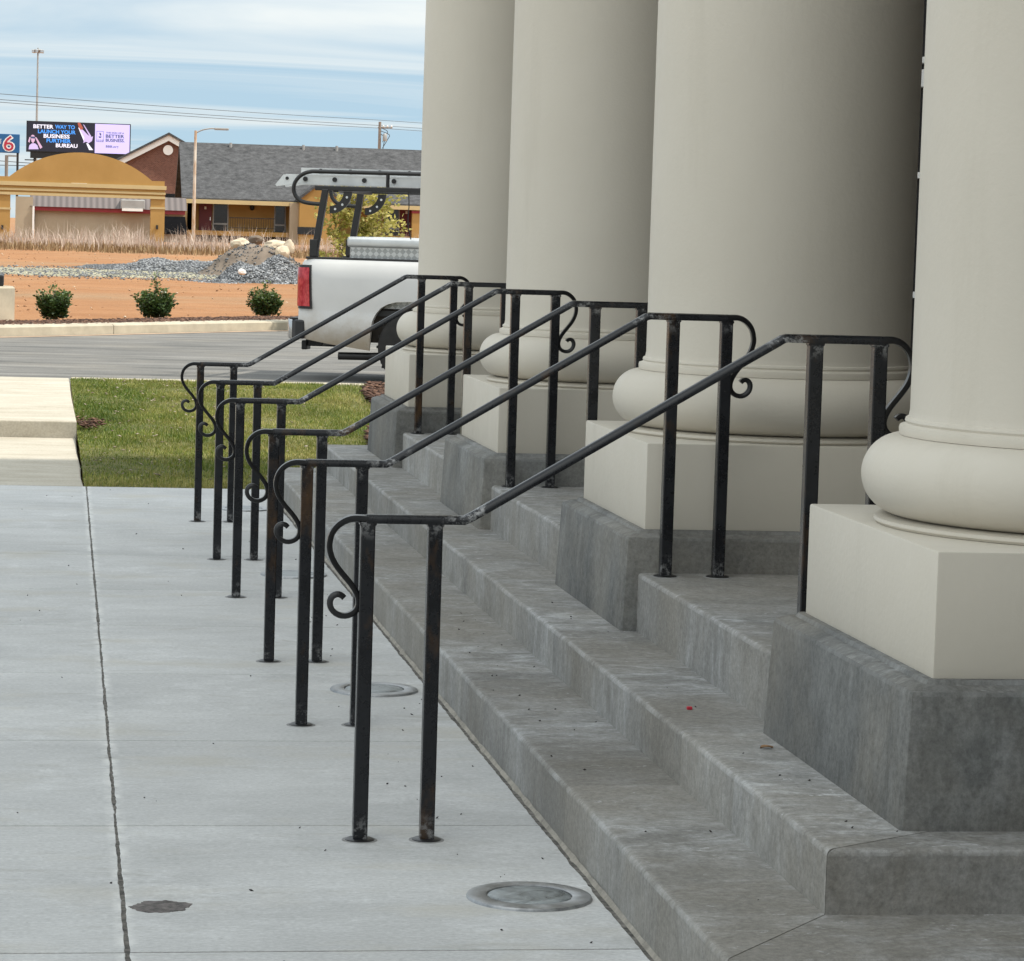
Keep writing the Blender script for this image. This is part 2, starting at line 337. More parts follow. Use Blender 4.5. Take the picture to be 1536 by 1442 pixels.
# vehicle
k = NM('truck_white_paint')
c_ = k.mix(k.ramp(k.noise(2, 4), [(.3, 0), (.7, 1)]), (.58, .58, .575), (.64, .64, .635))
zz_ = k.n('ShaderNodeSeparateXYZ'); k.l(k.co(), zz_.inputs[0])
dirt = k.math('MULTIPLY', k.ramp(k.math('ADD', zz_.outputs[2], k.math('MULTIPLY', k.noise(4, 5, .7), .5)), [(.62, 1), (1.40, 0)]), .85)
c_ = k.mix(dirt, c_, (.36, .29, .20)); c_ = k.mix(k.math('MULTIPLY', dirt, k.ramp(k.noise(45, 3, .8), [(.6, 0), (.7, .6)])), c_, (.2, .15, .1))
M['truck'] = k.done(c_, k.ramp(dirt, [(0, .25), (.8, .7)]), 0, .5)
M['black'] = plain('black_powder_coat', (.012, .012, .013), .45, 0, .2, 10)
M['rubber'] = plain('tyre_rubber', (.018, .017, .016), .85, 0, .3, 12, .4)
M['wheelwell'] = plain('wheel_well', (.030, .024, .018), .95, 0, .5, 6)
M['rim'] = plain('steel_rim', (.45, .45, .45), .4, .8, .2, 10)
M['chrome'] = plain('dull_chrome', (.55, .55, .55), .25, .9, .1, 8)
k = NM('tail_lamp_lens'); n_ = k.noise(26, 3, .6, (1, 1, .6)); M['lamp'] = k.done(k.mix(k.ramp(n_, [(.4, 0), (.66, 1)]), (.33, .006, .015), (.55, .05, .06)), .12, 0, .6)
k = NM('tread_plate'); wv = k.n('ShaderNodeTexChecker'); wv.inputs['Scale'].default_value = 22; k.l(k.co((1, 1, 1), (0, 0, 0), (0, .785, 0)), wv.inputs[0])
k.bump(wv.outputs[1], .9, .012); M['tread'] = k.done(k.mix(wv.outputs[1], (.36, .37, .37), (.58, .59, .59)), .38, .55)
M['alurail'] = plain('ladder_aluminium', (.60, .62, .63), .4, .45, .12, 4)
M['yellow'] = plain('yellow_sticker', (.70, .60, .08), .5)
M['sticker'] = plain('grey_sticker', (.30, .29, .25), .6, 0, .5, 60)
# far buildings
k = NM('gold_stucco'); c_ = k.mix(k.ramp(k.noise(.6, 5, .6, kind='World'), [(.3, 0), (.7, 1)]), (.36, .215, .070), (.42, .255, .090)); k.bump(k.noise(20, 3, kind='World'), .3, .02); M['gold'] = k.done(c_, .85, 0, .2)
M['gold2'] = plain('pale_gold_moulding', (.50, .39, .20), .8, 0, .06, 1)
M['tan'] = plain('tan_render', (.36, .30, .215), .85, 0, .08, .8)
k = NM('asphalt_shingles'); n_ = k.noise(2.4, 5, .8, (1, 1, 2.5), kind='World'); c_ = k.mix(k.ramp(n_, [(.35, 0), (.65, 1)]), (.040, .041, .043), (.105, .106, .110)); k.bump(n_, .5, .1); M['shingle'] = k.done(c_, .9, 0, .25)
k = NM('ribbed_brown_metal'); wv = k.n('ShaderNodeTexWave'); wv.inputs['Scale'].default_value = .9; k.l(k.co(kind='World'), wv.inputs[0]); M['ribmetal'] = k.done(k.mix(wv.outputs[1], (.085, .070, .066), (.15, .125, .118)), .65, .0)
k = NM('far_brick'); br = k.n('ShaderNodeTexBrick'); br.inputs['Scale'].default_value = 3.2; br.inputs['Color1'].default_value = (.13, .055, .040, 1); br.inputs['Color2'].default_value = (.19, .085, .06, 1); br.inputs['Mortar'].default_value = (.21, .15, .125, 1)
k.l(k.co((1, 1, 1), rot=(R(90), 0, 0), kind='World'), br.inputs[0]); M['brick'] = k.done(br.outputs[0], .9, 0, .2)
M['crimson'] = plain('dark_red_paint', (.14, .012, .016), .5, 0, .1, 2)
M['redtrim'] = plain('red_fascia', (.24, .018, .025), .5, 0, .15, 2)
M['steelpole'] = plain('galvanised_steel', (.34, .34, .33), .55, .3, .15, 1.2)
k = NM('weathered_pole'); c_ = k.mix(k.ramp(k.noise(3, 5, .7, (1, 1, .3), kind='World'), [(.35, 0), (.6, 1)]), (.42, .27, .16), (.66, .60, .52)); M['poletan'] = k.done(c_, .7, 0, .3)
M['wood'] = plain('utility_wood', (.24, .20, .17), .9, 0, .25, 2)
M['wire'] = plain('power_cable', (.055, .058, .062), .8)
M['signblue'] = plain('sign_blue', (.012, .10, .26), .4, 0, .06, 1)
def emit(name, c, e=1.0):
    k = NM(name); k.b.inputs['Emission Color'].default_value = (*c, 1); k.b.inputs['Emission Strength'].default_value = e
    return k.done(tuple(v*.05 for v in c), .5)
M['scr_black'] = emit('screen_black', (.007, .008, .018), .9); M['scr_white'] = emit('screen_white', (.80, .76, .85), .8); M['scr_blue'] = emit('screen_blue', (.05, .26, .72), .9)
M['scr_lilac'] = emit('screen_lilac', (.56, .47, .86), .85); M['scr_navy'] = emit('screen_navy', (.05, .06, .13), .8); M['scr_pink'] = emit('screen_pink', (.62, .38, .52), .75); M['scr_rust'] = emit('screen_rust', (.33, .075, .045), .9); M['scr_mauve'] = emit('screen_mauve', (.55, .42, .68), .8)
M['six_red'] = plain('numeral_red', (.42, .02, .045), .4, 0, .05, 1); M['six_white'] = plain('numeral_white', (.8, .8, .8), .4, 0, .03, 1)

# ------------------------------------------------------------------ measured layout (metres)
X1, X2, X3 = 1.436, 1.754, 2.036
Z1, Z2, Z3 = .167, .3144, .515
XC, Y0, SP, WP, WB = 2.666, 7.3376, 3.4235, 1.1925, 1.3437
ZB, ZPB, ZPT = .648, .663, .956
YN1, YN2, YFAR = 6.047, 6.452, 18.66
RAILY = [8.0904, 9.9871, 11.4551, 13.441, 14.954, 16.8536]

# ------------------------------------------------------------------ setting
def zfar(Y):
    pts = [(0, .10), (55, .10), (80, .13), (125, .40), (170, .45), (400, .5), (1500, .4), (4000, 0)]
    for (a, b), (c, d) in zip(pts, pts[1:]):
        if Y <= c: return b + (d-b)*(Y-a)/(c-a)
    return 0
CURB = [(-300, 39.0), (-20, 39.0), (-6, 39.3), (-3, 40.3), (-1.5, 41.4), (-.55, 42.4), (1.0, 44.3), (2.4, 46.1), (3.73, 47.7), (5.5, 49.4), (8, 51.2), (13, 53.4), (25, 55), (300, 56)]
def curbY(x):
    for (a, b), (c, d) in zip(CURB, CURB[1:]):
        if x <= c: return b + (d-b)*(x-a)/(c-a)
    return CURB[-1][1]
tag(MB().add([(-600,-300,-.3),(600,-300,-.3),(600,60,-.3),(-600,60,-.3)], [(0,1,2,3)]).build('ground', M['soil']), 'bare orange clay ground under the paving', 'ground', kind='structure')
xs = sorted(set([-3000,-1200,-600,-300,-150,-80,-50] + [x*1.0 for x in range(-40, 61)] + [-2.6,-1.5,-.55,.4,1.7,2.4,3.2,3.73,5.5,6.5] + [80,150,300,600,1200,3000]))
off = [.08, .6, 1.2, 2, 3, 4, 5.5, 7, 9, 11, 13.5, 16, 19, 22, 26, 30, 35, 42, 50, 60, 75, 95, 120, 160, 250, 500, 1200, 3900]
V = []; F = []
for j, d in enumerate(off):
    for x in xs:
        Y = curbY(x) + d; z = zfar(Y)
        if d > .7 and abs(x) < 70: z += .03*mn.noise(Vector((x*.35, Y*.35, 0))) + .02*mn.noise(Vector((x*1.1, Y*1.1, 3)))
        V.append((x, Y, z if d > .7 else z-.02))
nx = len(xs)
for j in range(len(off)-1):
    for i in range(nx-1): F.append((j*nx+i, j*nx+i+1, (j+1)*nx+i+1, (j+1)*nx+i))
tag(MB().add(V, F).build('terrain', M['soil'], smooth=60), 'wide flat lot of bare orange clay beyond the kerb', 'terrain', kind='structure')
# road
rp = [(-300, 29.55), (300, 29.55)] + [(x, y-.02) for x, y in reversed(CURB)]
tag(MB().add([(x, y, 0) for x, y in rp], [tuple(range(len(rp)))]).build('road', M['asphalt']), 'grey streaked asphalt drive in front of the clay lot', 'road', kind='structure')
# far kerb as separate lengths with joints, and the mulch strip behind it
kr = tag(thing('kerb', 'cream concrete kerb along the far side of the asphalt', 'kerb'), kind='structure')
fine = []
xq = -24.0
while xq < 30: fine.append(xq); xq += .3
def kerb_piece(x0, x1):
    n = max(2, int((x1-x0)/.4)); P = [(x0+(x1-x0)*i/n) for i in range(n+1)]; P = [(x, curbY(x)) for x in P]
    mb = MB(); prof = [(0, -.25), (0, .125), (.03, .148), (.42, .152), (.42, -.25)]
    vs = []
    for i, (x, y) in enumerate(P):
        a = P[max(i-1, 0)]; b = P[min(i+1, n)]; d = Vector((b[0]-a[0], b[1]-a[1])).normalized(); nn = Vector((-d.y, d.x))
        for u, z in prof: vs.append((x+nn.x*u, y+nn.y*u, z))
    q = len(prof); fs = [(i*q+k, (i+1)*q+k, (i+1)*q+(k+1)%q, i*q+(k+1)%q) for i in range(n) for k in range(q)] + [tuple(range(q)), tuple(range(n*q, n*q+q))[::-1]]
    return mb.add(vs, fs).build('kerb_stone', M['curb'], kr)
for a, b in ((-60, -20), (-20, -9), (-9, -3.1), (-3.09, 1.05), (1.06, 4.3), (4.31, 9), (9.01, 16), (16.01, 30), (30.01, 80)): kerb_piece(a, b)
gut = []
for a in np.arange(-14, 16, .5): gut.append((a, curbY(a)-.02))
gp = gut + [(x, y-.35-.15*mn.noise(Vector((x*2, 0, 0)))) for x, y in reversed(gut)]
tag(MB().add([(x, y, .004) for x, y in gp][::-1], [tuple(range(len(gp)))]).build('gutter_dirt', plain('washed_clay', (.33, .235, .16), .95, 0, .35, 2, .5)), 'orange clay washed along the foot of the far kerb', 'dirt', kind='stuff')
mb = MB()
for a, b in zip(np.arange(-22, 24, .5), np.arange(-21.5, 24.5, .5)):
    mb.add([(a, curbY(a)+.35, .13), (b, curbY(b)+.35, .13), (b, curbY(b)+2.4, .135), (a, curbY(a)+2.4, .135)], [(0,1,2,3)])
tag(mb.build('mulch_bed', plain('mulch_soil', (.075, .045, .03), .95, 0, .4, 6, .8)), 'dark mulch bed strip behind the far kerb', 'mulch bed', kind='structure')
def attr(o, vals):
    a = o.data.attributes.new('tone', 'FLOAT', 'POINT'); a.data.foreach_set('value', np.asarray(vals, dtype=np.float32))
def chips(name, P, size, mat, flat=.35, hi=1.0):      # little angular lumps at points P
    n = len(P); oct_ = np.array([(1,0,0),(-1,0,0),(0,1,0),(0,-1,0),(0,0,1),(0,0,-1)], float)
    fo = np.array([(0,2,4),(2,1,4),(1,3,4),(3,0,4),(2,0,5),(1,2,5),(3,1,5),(0,3,5)])
    s = size*(.5+rng.random((n,1,1))*1.0); base = oct_[None]*s*(1+.5*(rng.random((n,6,1))-.5)); base[:,:,2] *= flat; base[:,:,0] *= 1.2
    th = rng.random(n)*6.283; c, q = np.cos(th)[:,None], np.sin(th)[:,None]
    x = base[:,:,0]*c-base[:,:,1]*q; y = base[:,:,0]*q+base[:,:,1]*c; til = (rng.random((n,1))-.5)*1.2
    z = base[:,:,2]+x*til
    V = np.stack([x, y, z], 2)+P[:,None,:]; Fa = (fo[None]+6*np.arange(n)[:,None,None]).reshape(-1, 3)
    o = fast(name, V.reshape(-1, 3), Fa, mat); attr(o, np.repeat(rng.random(n)**1.3*hi, 6)); return o
n = 9000; ax = rng.uniform(-4, 7, n); P = np.stack([ax, np.array([curbY(x) for x in ax])+.42+rng.random(n)*1.9, np.full(n, .14)], 1)
tag(chips('mulch_chips', P, .035, M['mulch']), 'brown bark chips in the bed behind the far kerb', 'mulch', kind='stuff')

# pavement slabs: every slab a piece of its own
pv = tag(thing('pavement', 'pale grey concrete pavement in front of the steps', 'pavement'), kind='structure')
fl = tag(MB().box(-8, 1.5, -3, 18.99, -.2, -.0015).build('joint_bed', M['filler'], pv))
JY = [-2.77, -1.40, -.03, 1.34, 2.71, 4.08, 5.45, 6.83, 8.29, 9.67, 11.12, 12.45, 13.68, 15.10, 16.38, 17.81, 18.97]
jx = lambda y: .175+.0066*y
def jag(x, y, a=.003): return x + a*1.2*mn.noise(Vector((x*3, y*4, 1))) + a*.9*mn.noise(Vector((x, y*23, 7))) + a*.7*mn.noise(Vector((x, y*60, 3)))
def slab(xl, xr, y0, y1, ragl, ragr, yl0=0, yl1=0):
    n = 60 if (ragl or ragr) else 4; L = []; Rr = []
    for i in range(n+1):
        y = y0+.0045+(y1-y0-.009)*i/n+(.0012*mn.noise(Vector((y0*9, xl(y0), 3))))
        L.append((jag(xl(y), y) if ragl else xl(y), y)); Rr.append((jag(xr(y), y+50) if ragr else xr(y), y))
    poly = Rr + L[::-1]
    top = [e for e in range(len(poly))]
    return MB().prism(poly, -.12, 0).build('concrete_slab', M['slab'], pv, bevel=.0012, seg=1, edges=lambda e: all(v.co.z > -.01 for v in e.verts) and len(e.link_faces) == 2 and e.calc_face_angle(0) > .5)
for r, (a, b) in enumerate(zip(JY, JY[1:])):
    slab(lambda y: jx(y)+.0045, lambda y: X1-.022, a, b, True, True)
    slab(lambda y: jx(y)-1.5, lambda y: jx(y)-.0045, a, b, False, True)
    for q in range(1, 5): slab(lambda y: jx(y)-1.5*(q+1), lambda y: jx(y)-1.5*q-.006, a, b, False, False)
# sandy bead of sealant along the foot of the steps
mb = MB(); pts = [(X1-.011, y, -.006) for y in np.arange(5.9, 18.7, .06)]
vs = []
for x, y, z in pts:
    w = .0105+.004*mn.noise(Vector((0, y*7, 2))); hgt = .003+.006*mn.noise(Vector((3, y*9, 2)))
    vs += [(x-w, y, z-.02), (x-w*.7, y, z+hgt*.6), (x, y, z+hgt), (x+w, y, z+.012+hgt), (x+w, y, z-.02)]
fs = [(i*5+k, (i+1)*5+k, (i+1)*5+k+1, i*5+k+1) for i in range(len(pts)-1) for k in range(4)]
tag(mb.add(vs, fs).build('sealant_bead', M['sealant'], pv, smooth=50))
# walkway beyond, with its step up
wk = tag(thing('walkway', 'sunlit cream concrete walk with one step, left of the lawn', 'walkway'), kind='structure')
def wslab(y0, y1, z): MB().prism([(-1.3, y0+.004), (.285+.004*mn.noise(Vector((0, y0, 0))), y0+.004), (.275, (y0+y1)/2), (.28, y1-.004), (-1.3, y1-.004)], z-.3, z).build('concrete_slab', M['walk'], wk, bevel=.01, seg=2, edges=lambda e: all(v.co.z > z-.01 for v in e.verts) and len(e.link_faces) == 2 and e.calc_face_angle(0) > .5)
wslab(18.975, 20.4, -.004); wslab(20.4, 23.2, -.004)
wslab(23.2, 29.5, .125)
tag(MB().box(-60, -1.305, 18.98, 29.5, -.3, -.01).build('courtyard', M['walk']), 'cream concrete court left of the walkway', 'courtyard', kind='structure')
tag(MB().box(-60, -7.3, -60, 18.975, -.3, -.01).build('forecourt', M['walk']), 'open concrete forecourt left of the pavement', 'forecourt', kind='structure')
tag(MB().box(-7.3, 60, -60, -2.78, -.3, -.012).build('forecourt', M['walk']), 'open concrete forecourt behind the camera', 'forecourt', kind='structure')
tag(MB().box(1.44, 60, -2.78, 6.0, -.3, -.008).build('forecourt', M['slab']), 'concrete apron at the near end of the steps', 'forecourt', kind='structure')
# near kerb of the road
nk = MB().box(.295, 40, 29.36, 29.52, -.3, .135).build('kerb', M['curb'], bevel=.015); tag(nk, 'thin pale kerb edging the far side of the lawn', 'kerb', kind='structure')
# lawn
lz = lambda y: -.012+.135*max(0, min(1, (y-19.6)/8.5))
V = []; F = []; gx = np.arange(.29, 9.6, .3); gy = np.arange(19.0, 29.4, .3)
for y in gy:
    for x in gx: V.append((x, y, lz(y)+.02*mn.noise(Vector((x*1.2, y*1.2, 0)))))
for j in range(len(gy)-1):
    for i in range(len(gx)-1): a = j*len(gx)+i; F.append((a, a+1, a+1+len(gx), a+len(gx)))
tag(MB().add(V, F).build('lawn', M['lawn'], smooth=60), 'patch of lawn between the walkway and the portico', 'lawn', kind='structure')
def blades(name, P, h, w, mat, lean=.5, tone=None):
    n = len(P); th = rng.random(n)*6.283; d = np.stack([np.cos(th), np.sin(th), np.zeros(n)], 1); s = np.stack([-np.sin(th), np.cos(th), np.zeros(n)], 1)
    hh = (h*(.35+rng.random(n)**1.4*1.05))[:,None]; l = ((rng.random(n)-.2)*lean)[:,None]
    up = np.array([[0,0,1.0]])
    b0 = P-s*w/2; b1 = P+s*w/2; m0 = P+up*hh*.6+d*l*hh*.4-s*w*.4; m1 = P+up*hh*.6+d*l*hh*.4+s*w*.4; t = P+up*hh*(1-.25*np.abs(l))+d*l*hh*1.1
    V = np.stack([b0, b1, m1, m0, t], 1).reshape(-1, 3); i = 5*np.arange(n)[:,None]
    Fa = np.concatenate([i+np.array([[0,1,2]]), i+np.array([[0,2,3]]), i+np.array([[3,2,4]])], 0)
    o = fast(name, V, Fa, mat); tn = rng.random(n) if tone is None else tone
    attr(o, np.repeat(tn, 5)); return o
n = 130000; gxx = np.where(rng.random(n) < .8, rng.uniform(.29, 2.7, n), rng.uniform(2.7, 4, n)); gyy = rng.uniform(19.03, 29.35, n)
edge = .275+.03*np.array([mn.noise(Vector((0, y*3, 4))) for y in gyy])+.012*np.array([mn.noise(Vector((0, y*14, 2))) for y in gyy]); gxx = np.where(gxx < edge, edge+.02, gxx); gyy = gyy-.04*np.array([max(0, mn.noise(Vector((x*6, 0, 2)))) for x in gxx])*(gyy < 19.1)
mulch_near = lambda x, y: (x > 2.16-.05*(y-19) + .12*math.sin(y*1.7)) and False
P = np.stack([gxx, gyy, np.array([lz(y) for y in gyy])-.004], 1)
tn = np.array([.56+.6*mn.noise(Vector((x*.9, y*.45, 5)))+.3*mn.noise(Vector((x*3, y*1.6, 9))) for x, y in zip(gxx, gyy)])+(rng.random(n)-.5)*.75
BEDX = lambda y: 2.2+.10*(y-19.5)+.06*math.sin(y*1.3)
keep = np.array([x < BEDX(y) for x, y in zip(gxx, gyy)]); P = P[keep]; tn = tn[keep]
tag(blades('lawn_grass', P, .030, .0055, M['grass'], 1.3, np.clip(tn, 0, 1)), 'short green and straw coloured grass of the lawn', 'grass', kind='stuff')
# mulch bed against the far end of the portico
n = 6500; my = rng.uniform(18.9, 29.2, n); mx_ = np.array([BEDX(y) for y in my])+rng.random(n)**1.3*3.2
P = np.stack([mx_, my, np.array([lz(y) for y in my])+.022+.03*rng.random(n)], 1)
tag(chips('bark_mulch', P, .032, M['mulch']), 'red brown bark mulch at the far end of the steps', 'mulch', kind='stuff')
mb = MB()
ysb = np.arange(18.9, 29.4, .4)
for a, b in zip(ysb, ysb[1:]): mb.add([(BEDX(a), a, lz(a)+.018), (9.4, a, lz(a)+.05), (9.4, b, lz(b)+.05), (BEDX(b), b, lz(b)+.018)], [(0,1,2,3)])
tag(mb.build('mulch_bed', plain('bed_soil', (.085, .045, .03), .95, 0, .4, 9, .8)), 'red brown mulch bed beside the end column', 'mulch bed', kind='structure')

# ------------------------------------------------------------------ steps
st = thing('entrance_steps', 'grey cast concrete entrance steps along the row of columns', 'steps')
def wob(p, q, stepl=.17, a=.0035):
    d = math.dist(p, q); n = max(1, int(d/stepl)); o = []
    nrm = (-(q[1]-p[1])/d, (q[0]-p[0])/d)
    for i in range(n):
        t = i/n; x = p[0]+(q[0]-p[0])*t; y = p[1]+(q[1]-p[1])*t; w = 0 if i == 0 else a*mn.noise(Vector((x*2.3, y*2.3, 4)))
        o.append((x+nrm[0]*w, y+nrm[1]*w))
    return o
def block(pts, z0, z1, nose, name='step_block', mat=None, rad=.015):
    poly = []; seg = []
    for i in range(len(pts)):
        a, b = pts[i], pts[(i+1) % len(pts)]; w = wob(a, b) if i in nose else [a]
        poly += w; seg += [i]*len(w)
    def near(v, i):
        p, q = Vector(pts[i]), Vector(pts[(i+1) % len(pts)]); d = (q-p).normalized(); w = Vector((v.co.x, v.co.y))-p
        return abs(d.x*w.y-d.y*w.x) < .008
    def sel(e):
        if not all(v.co.z > z1-.0005 for v in e.verts): return False
        return any(all(near(v, i) for v in e.verts) for i in nose)
    return MB().prism(poly, z0, z1).build(name, mat or M['step'], st, smooth=40, bevel=rad, seg=3, edges=sel)
g = .0009
cuts = []
for q in range(4): cuts += [Y0+SP*q-WB/2, Y0+SP*q+WB/2]
# step one (lowest) and two, run along the front; mitred return at the near end
def run(xa, xb, yn, yn2, z0, z1, cut):
    ys_ = [yn] + cut + [YFAR]
    for i, (a, b) in enumerate(zip(ys_, ys_[1:])):
        if i == 0: pts = [(xa, yn+g), (xb, yn2+g), (xb, b-g), (xa, b-g)]
        else: pts = [(xa, a+g), (xb, a+g), (xb, b-g), (xa, b-g)]
        block(pts, z0, z1, {3})
    block([(xa+.001, yn), (9, yn), (9, yn2), (xb, yn2), ], z0, z1-.001, {0})
run(X1, X2, YN1, YN2, -.2, Z1, [cuts[1], cuts[2], cuts[4], cuts[5], cuts[6]])
run(X2, X3+.03, YN2, Y0-WB/2, -.2, Z2, [cuts[1], cuts[2]+.02, cuts[3], cuts[5], cuts[6]])
# landing between the pedestals
for q in range(3):
    a, b = Y0+SP*q+WB/2-.015, Y0+SP*(q+1)-WB/2+.015
    mid = a+(b-a)*(.32 if q == 0 else .7)
    block([(X3, a), (3.5, a), (3.5, mid-g), (X3, mid-g)], -.2, Z3, {3}, 'landing_block'); block([(X3, mid+g), (3.5, mid+g), (3.5, b), (X3, b)], -.2, Z3, {3}, 'landing_block')
MB().box(3.5, 5.0, 6.86, 18.6, -.2, Z3-.002).build('landing_floor', M['step'], st)
MB().box(X3+.06, 3.495, 6.86, 18.6, -.2, .28).build('core', M['step'], st)

# ------------------------------------------------------------------ columns
def ped_mb():
    h = WB/2; lv = [(h+.012, Z2-.1), (h+.012, Z2), (h-.002, ZB-.022), (h-.006, ZB-.012), (h-.034, ZB-.001), (h-.050, ZB-.001), (h-.056, ZB+.010), (h-.10, ZB+.010)]
    mb = MB(); vs = []
    for r, z in lv:
        r2 = .018
        for sx, sy in ((-1,-1),(1,-1),(1,1),(-1,1)):
            pts = [(sx*r, sy*(r-r2)), (sx*(r-.3*r2), sy*(r-.3*r2)), (sx*(r-r2), sy*r)]
            if sx*sy < 0: pts = pts[::-1]
            vs += [(x, y, z) for x, y in pts]
    n = 12; fs = [(j*n+i, j*n+(i+1)%n, (j+1)*n+(i+1)%n, (j+1)*n+i) for j in range(len(lv)-1) for i in range(n)] + [tuple(range((len(lv)-1)*n, len(lv)*n))]
    return mb.add(vs, fs)
kc = .974; zc = lambda z: 1.6674-(1.6674-z)*kc
tor = [(.515+.1*math.cos(a)**1.0 if math.cos(a) > 0 else .515, 1.0655+.1035*math.sin(a)) for a in [R(-90+180*i/22) for i in range(23)]]
prof = [(.50, .937), (.572, .938), (.578, .945), (.576, .954), (.560, .959)] + tor + [(.520, 1.170), (.521, 1.186), (.519, 1.193), (.509, 1.196), (.505, 1.199)]
ring = [(.505, 1.199), (.5035, 1.2), (.506, 1.206), (.504, 1.213), (.497, 1.2165), (.4955, 1.223), (.4935, 1.235), (.4935, 1.6), (.493, 2.4), (.489, 3.4), (.478, 4.6), (.468, 5.9)]
prof = [(r*kc, zc(z)) for r, z in prof]; ring = [(r*kc, zc(z)) for r, z in ring]
def make_column():
    t = thing('column', '', 'column')
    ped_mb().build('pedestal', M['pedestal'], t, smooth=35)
    h = WP/2; MB().box(-h, h, -h, h, ZPB-.02, ZPT).build('plinth', M['column'], t, bevel=.006, seg=2, smooth=35)
    MB().lathe(prof, 112, cap=False).build('torus_base', M['column'], t, smooth=28)
    sh = MB().lathe(ring, 112, cap=False).build('shaft', M['column'], t, smooth=30)
    MB().lathe([(.456, 5.78), (.456, 5.9), (.50, 5.92), (.50, 5.97), (.48, 5.98), (.58, 6.08), (.58, 6.12)], 64).build('capital', M['column'], t, smooth=30)
    MB().box(-.62, .62, -.62, .62, 6.12, 6.25).build('abacus', M['column'], t)
    return t
c0 = make_column()
for q, lb in enumerate(['beige column nearest the camera, cut by the right edge', 'wide beige column second from the camera, behind two handrails', 'beige column third from the camera, partly hidden', 'farthest beige column beside the parked pickup truck']):
    c = c0 if q == 0 else copy_tree(c0); c.location = (XC, Y0+SP*q, 0); tag(c, lb, 'column', 'portico columns in a row')
    c.rotation_euler = (0, 0, 0)

# ------------------------------------------------------------------ portico building (mostly above and behind the frame)
bd = thing('portico_building', 'beige building with dark windows glimpsed behind the columns', 'building', (0, 0, 0))
WX = 5.0
wins = [(7.2, 9.4), (11.2, 13.2), (15.6, 17.9)]
mb = MB(); yy = 4.3
for a, b in wins: mb.box(WX, WX+.35, yy, a, -.2, 8.2); mb.box(WX, WX+.35, a, b, 4.6, 8.2); mb.box(WX, WX+.35, a, b, -.2, .55); yy = b
mb.box(WX, WX+.35, yy, 18.9, -.2, 8.2); mb.box(WX+.35, 16, 18.55, 18.9, -.2, 8.2)
mb.build('wall', M['wallpaint'], bd)
for a, b in wins:
    f = MB(); f.box(WX-.03, WX+.12, a, a+.1, .55, 4.6); f.box(WX-.03, WX+.12, b-.1, b, .55, 4.6); f.box(WX-.03, WX+.12, a+.1, b-.1, 4.5, 4.6); f.box(WX-.03, WX+.12, a+.1, b-.1, .55, .65)
    w = f.build('window', M['whitetrim'], bd)
    p = MB().box(WX+.10, WX+.13, a+.1, b-.1, .65, 4.5); p.build('pane', plain('dim_glass', (.006, .006, .007), .6, 0, .2, 2, 0, .05), w)
    f = MB()
    for z in (1.35, 2.05, 2.72, 3.4, 4.0): f.box(WX+.06, WX+.098, a+.1, b-.1, z, z+.035)
    f.box(WX+.05, WX+.099, a+.1, b-.1, 2.58, 2.68)
    f.build('glazing_bar', M['whitetrim'], w)
MB().box(2.0, 16.4, 6.55, 19.25, 6.25, 7.15).build('entablature', M['wallpaint'], bd)
MB().box(1.55, 16.6, 6.2, 19.55, 7.15, 7.45).build('cornice', M['whitetrim'], bd)
MB().box(2.1, 16.0, -14, 4.3, -.2, 8.2).build('unseen_sky_blocker', M['wallpaint'], bd)  # unseen wing, added to keep sky light off the camera-facing faces
MB().box(1.8, 16.4, -14.2, 4.6, 8.2, 8.5).build('sky_blocker_roof', M['shingle'], bd)  # roof of the added unseen wing
MB().box(5.0, 16.4, 4.6, 6.2, 7.9, 8.3).build('roof', M['shingle'], bd)
MB().prismY([(1.5, 7.45), (16.5, 7.45), (9, 9.4)], 6.3, 19.45).build('pediment_roof', M['shingle'], bd)

# ------------------------------------------------------------------ handrails
XA, XB, XCp, XD, XE, XF = .884, 1.068, 2.110, 2.293, 1.150, 2.020
HL, HU = .884, 1.400
rail_prof = [(-.0215, -.011), (.0215, -.011), (.0225, -.004), (.0205, .004), (.014, .0105), (.005, .0125), (-.005, .0125), (-.014, .0105), (-.0205, .004), (-.0225, -.004)]
px_s = [(388,258),(365,256.5),(340,256),(318,261),(297,272),(279,288),(266,308),(259,332),(257,356),(263,384),(275,410),(292,434),(312,458),(332,482),(347,505),(356,528),(357,550),(349,569),(333,582),(312,588),(291,585),(273,573),(263,556),(262,538),(270,523),(284,516),(298,519),(308,528)]
sc = .000800
SCR = [((x-388)*sc + (y-258)*sc*.018, -(y-258)*sc) for x, y in px_s]
def smooth_path(P, k=3):
    o = []
    for i in range(len(P)-1):
        p0, p1, p2, p3 = P[max(i-1,0)], P[i], P[i+1], P[min(i+2,len(P)-1)]
        for j in range(k):
            t = j/k; o.append(tuple(.5*((2*b)+(-a+c)*t+(2*a-5*b+4*c-d)*t*t+(-a+3*b-3*c+d)*t**3) for a, b, c, d in zip(p0, p1, p2, p3)))
    return o+[P[-1]]
SCR = smooth_path(SCR, 2)
def sprof(t):
    k = min(1, t/.22); w = .0215*(1-k)+.0105*k; h = .0115*(1-k)+.0088*k
    return [(-w, -h*.8), (w, -h*.8), (w*1.04, -h*.2), (w*.9, h*.5), (w*.5, h), (-w*.5, h), (-w*.9, h*.5), (-w*1.04, -h*.2)]
def add_bare(o, spots, r=.075):
    a = o.data.attributes.new('bare', 'FLOAT', 'POINT')
    for i, v in enumerate(o.data.vertices): a.data[i].value = max([0]+[max(0, 1-(v.co-Vector(s)).length/r)**.6 for s in spots])
def dense(a, b, n): return [tuple(a[i]+(b[i]-a[i])*k/n for i in range(3)) for k in range(n+1)]
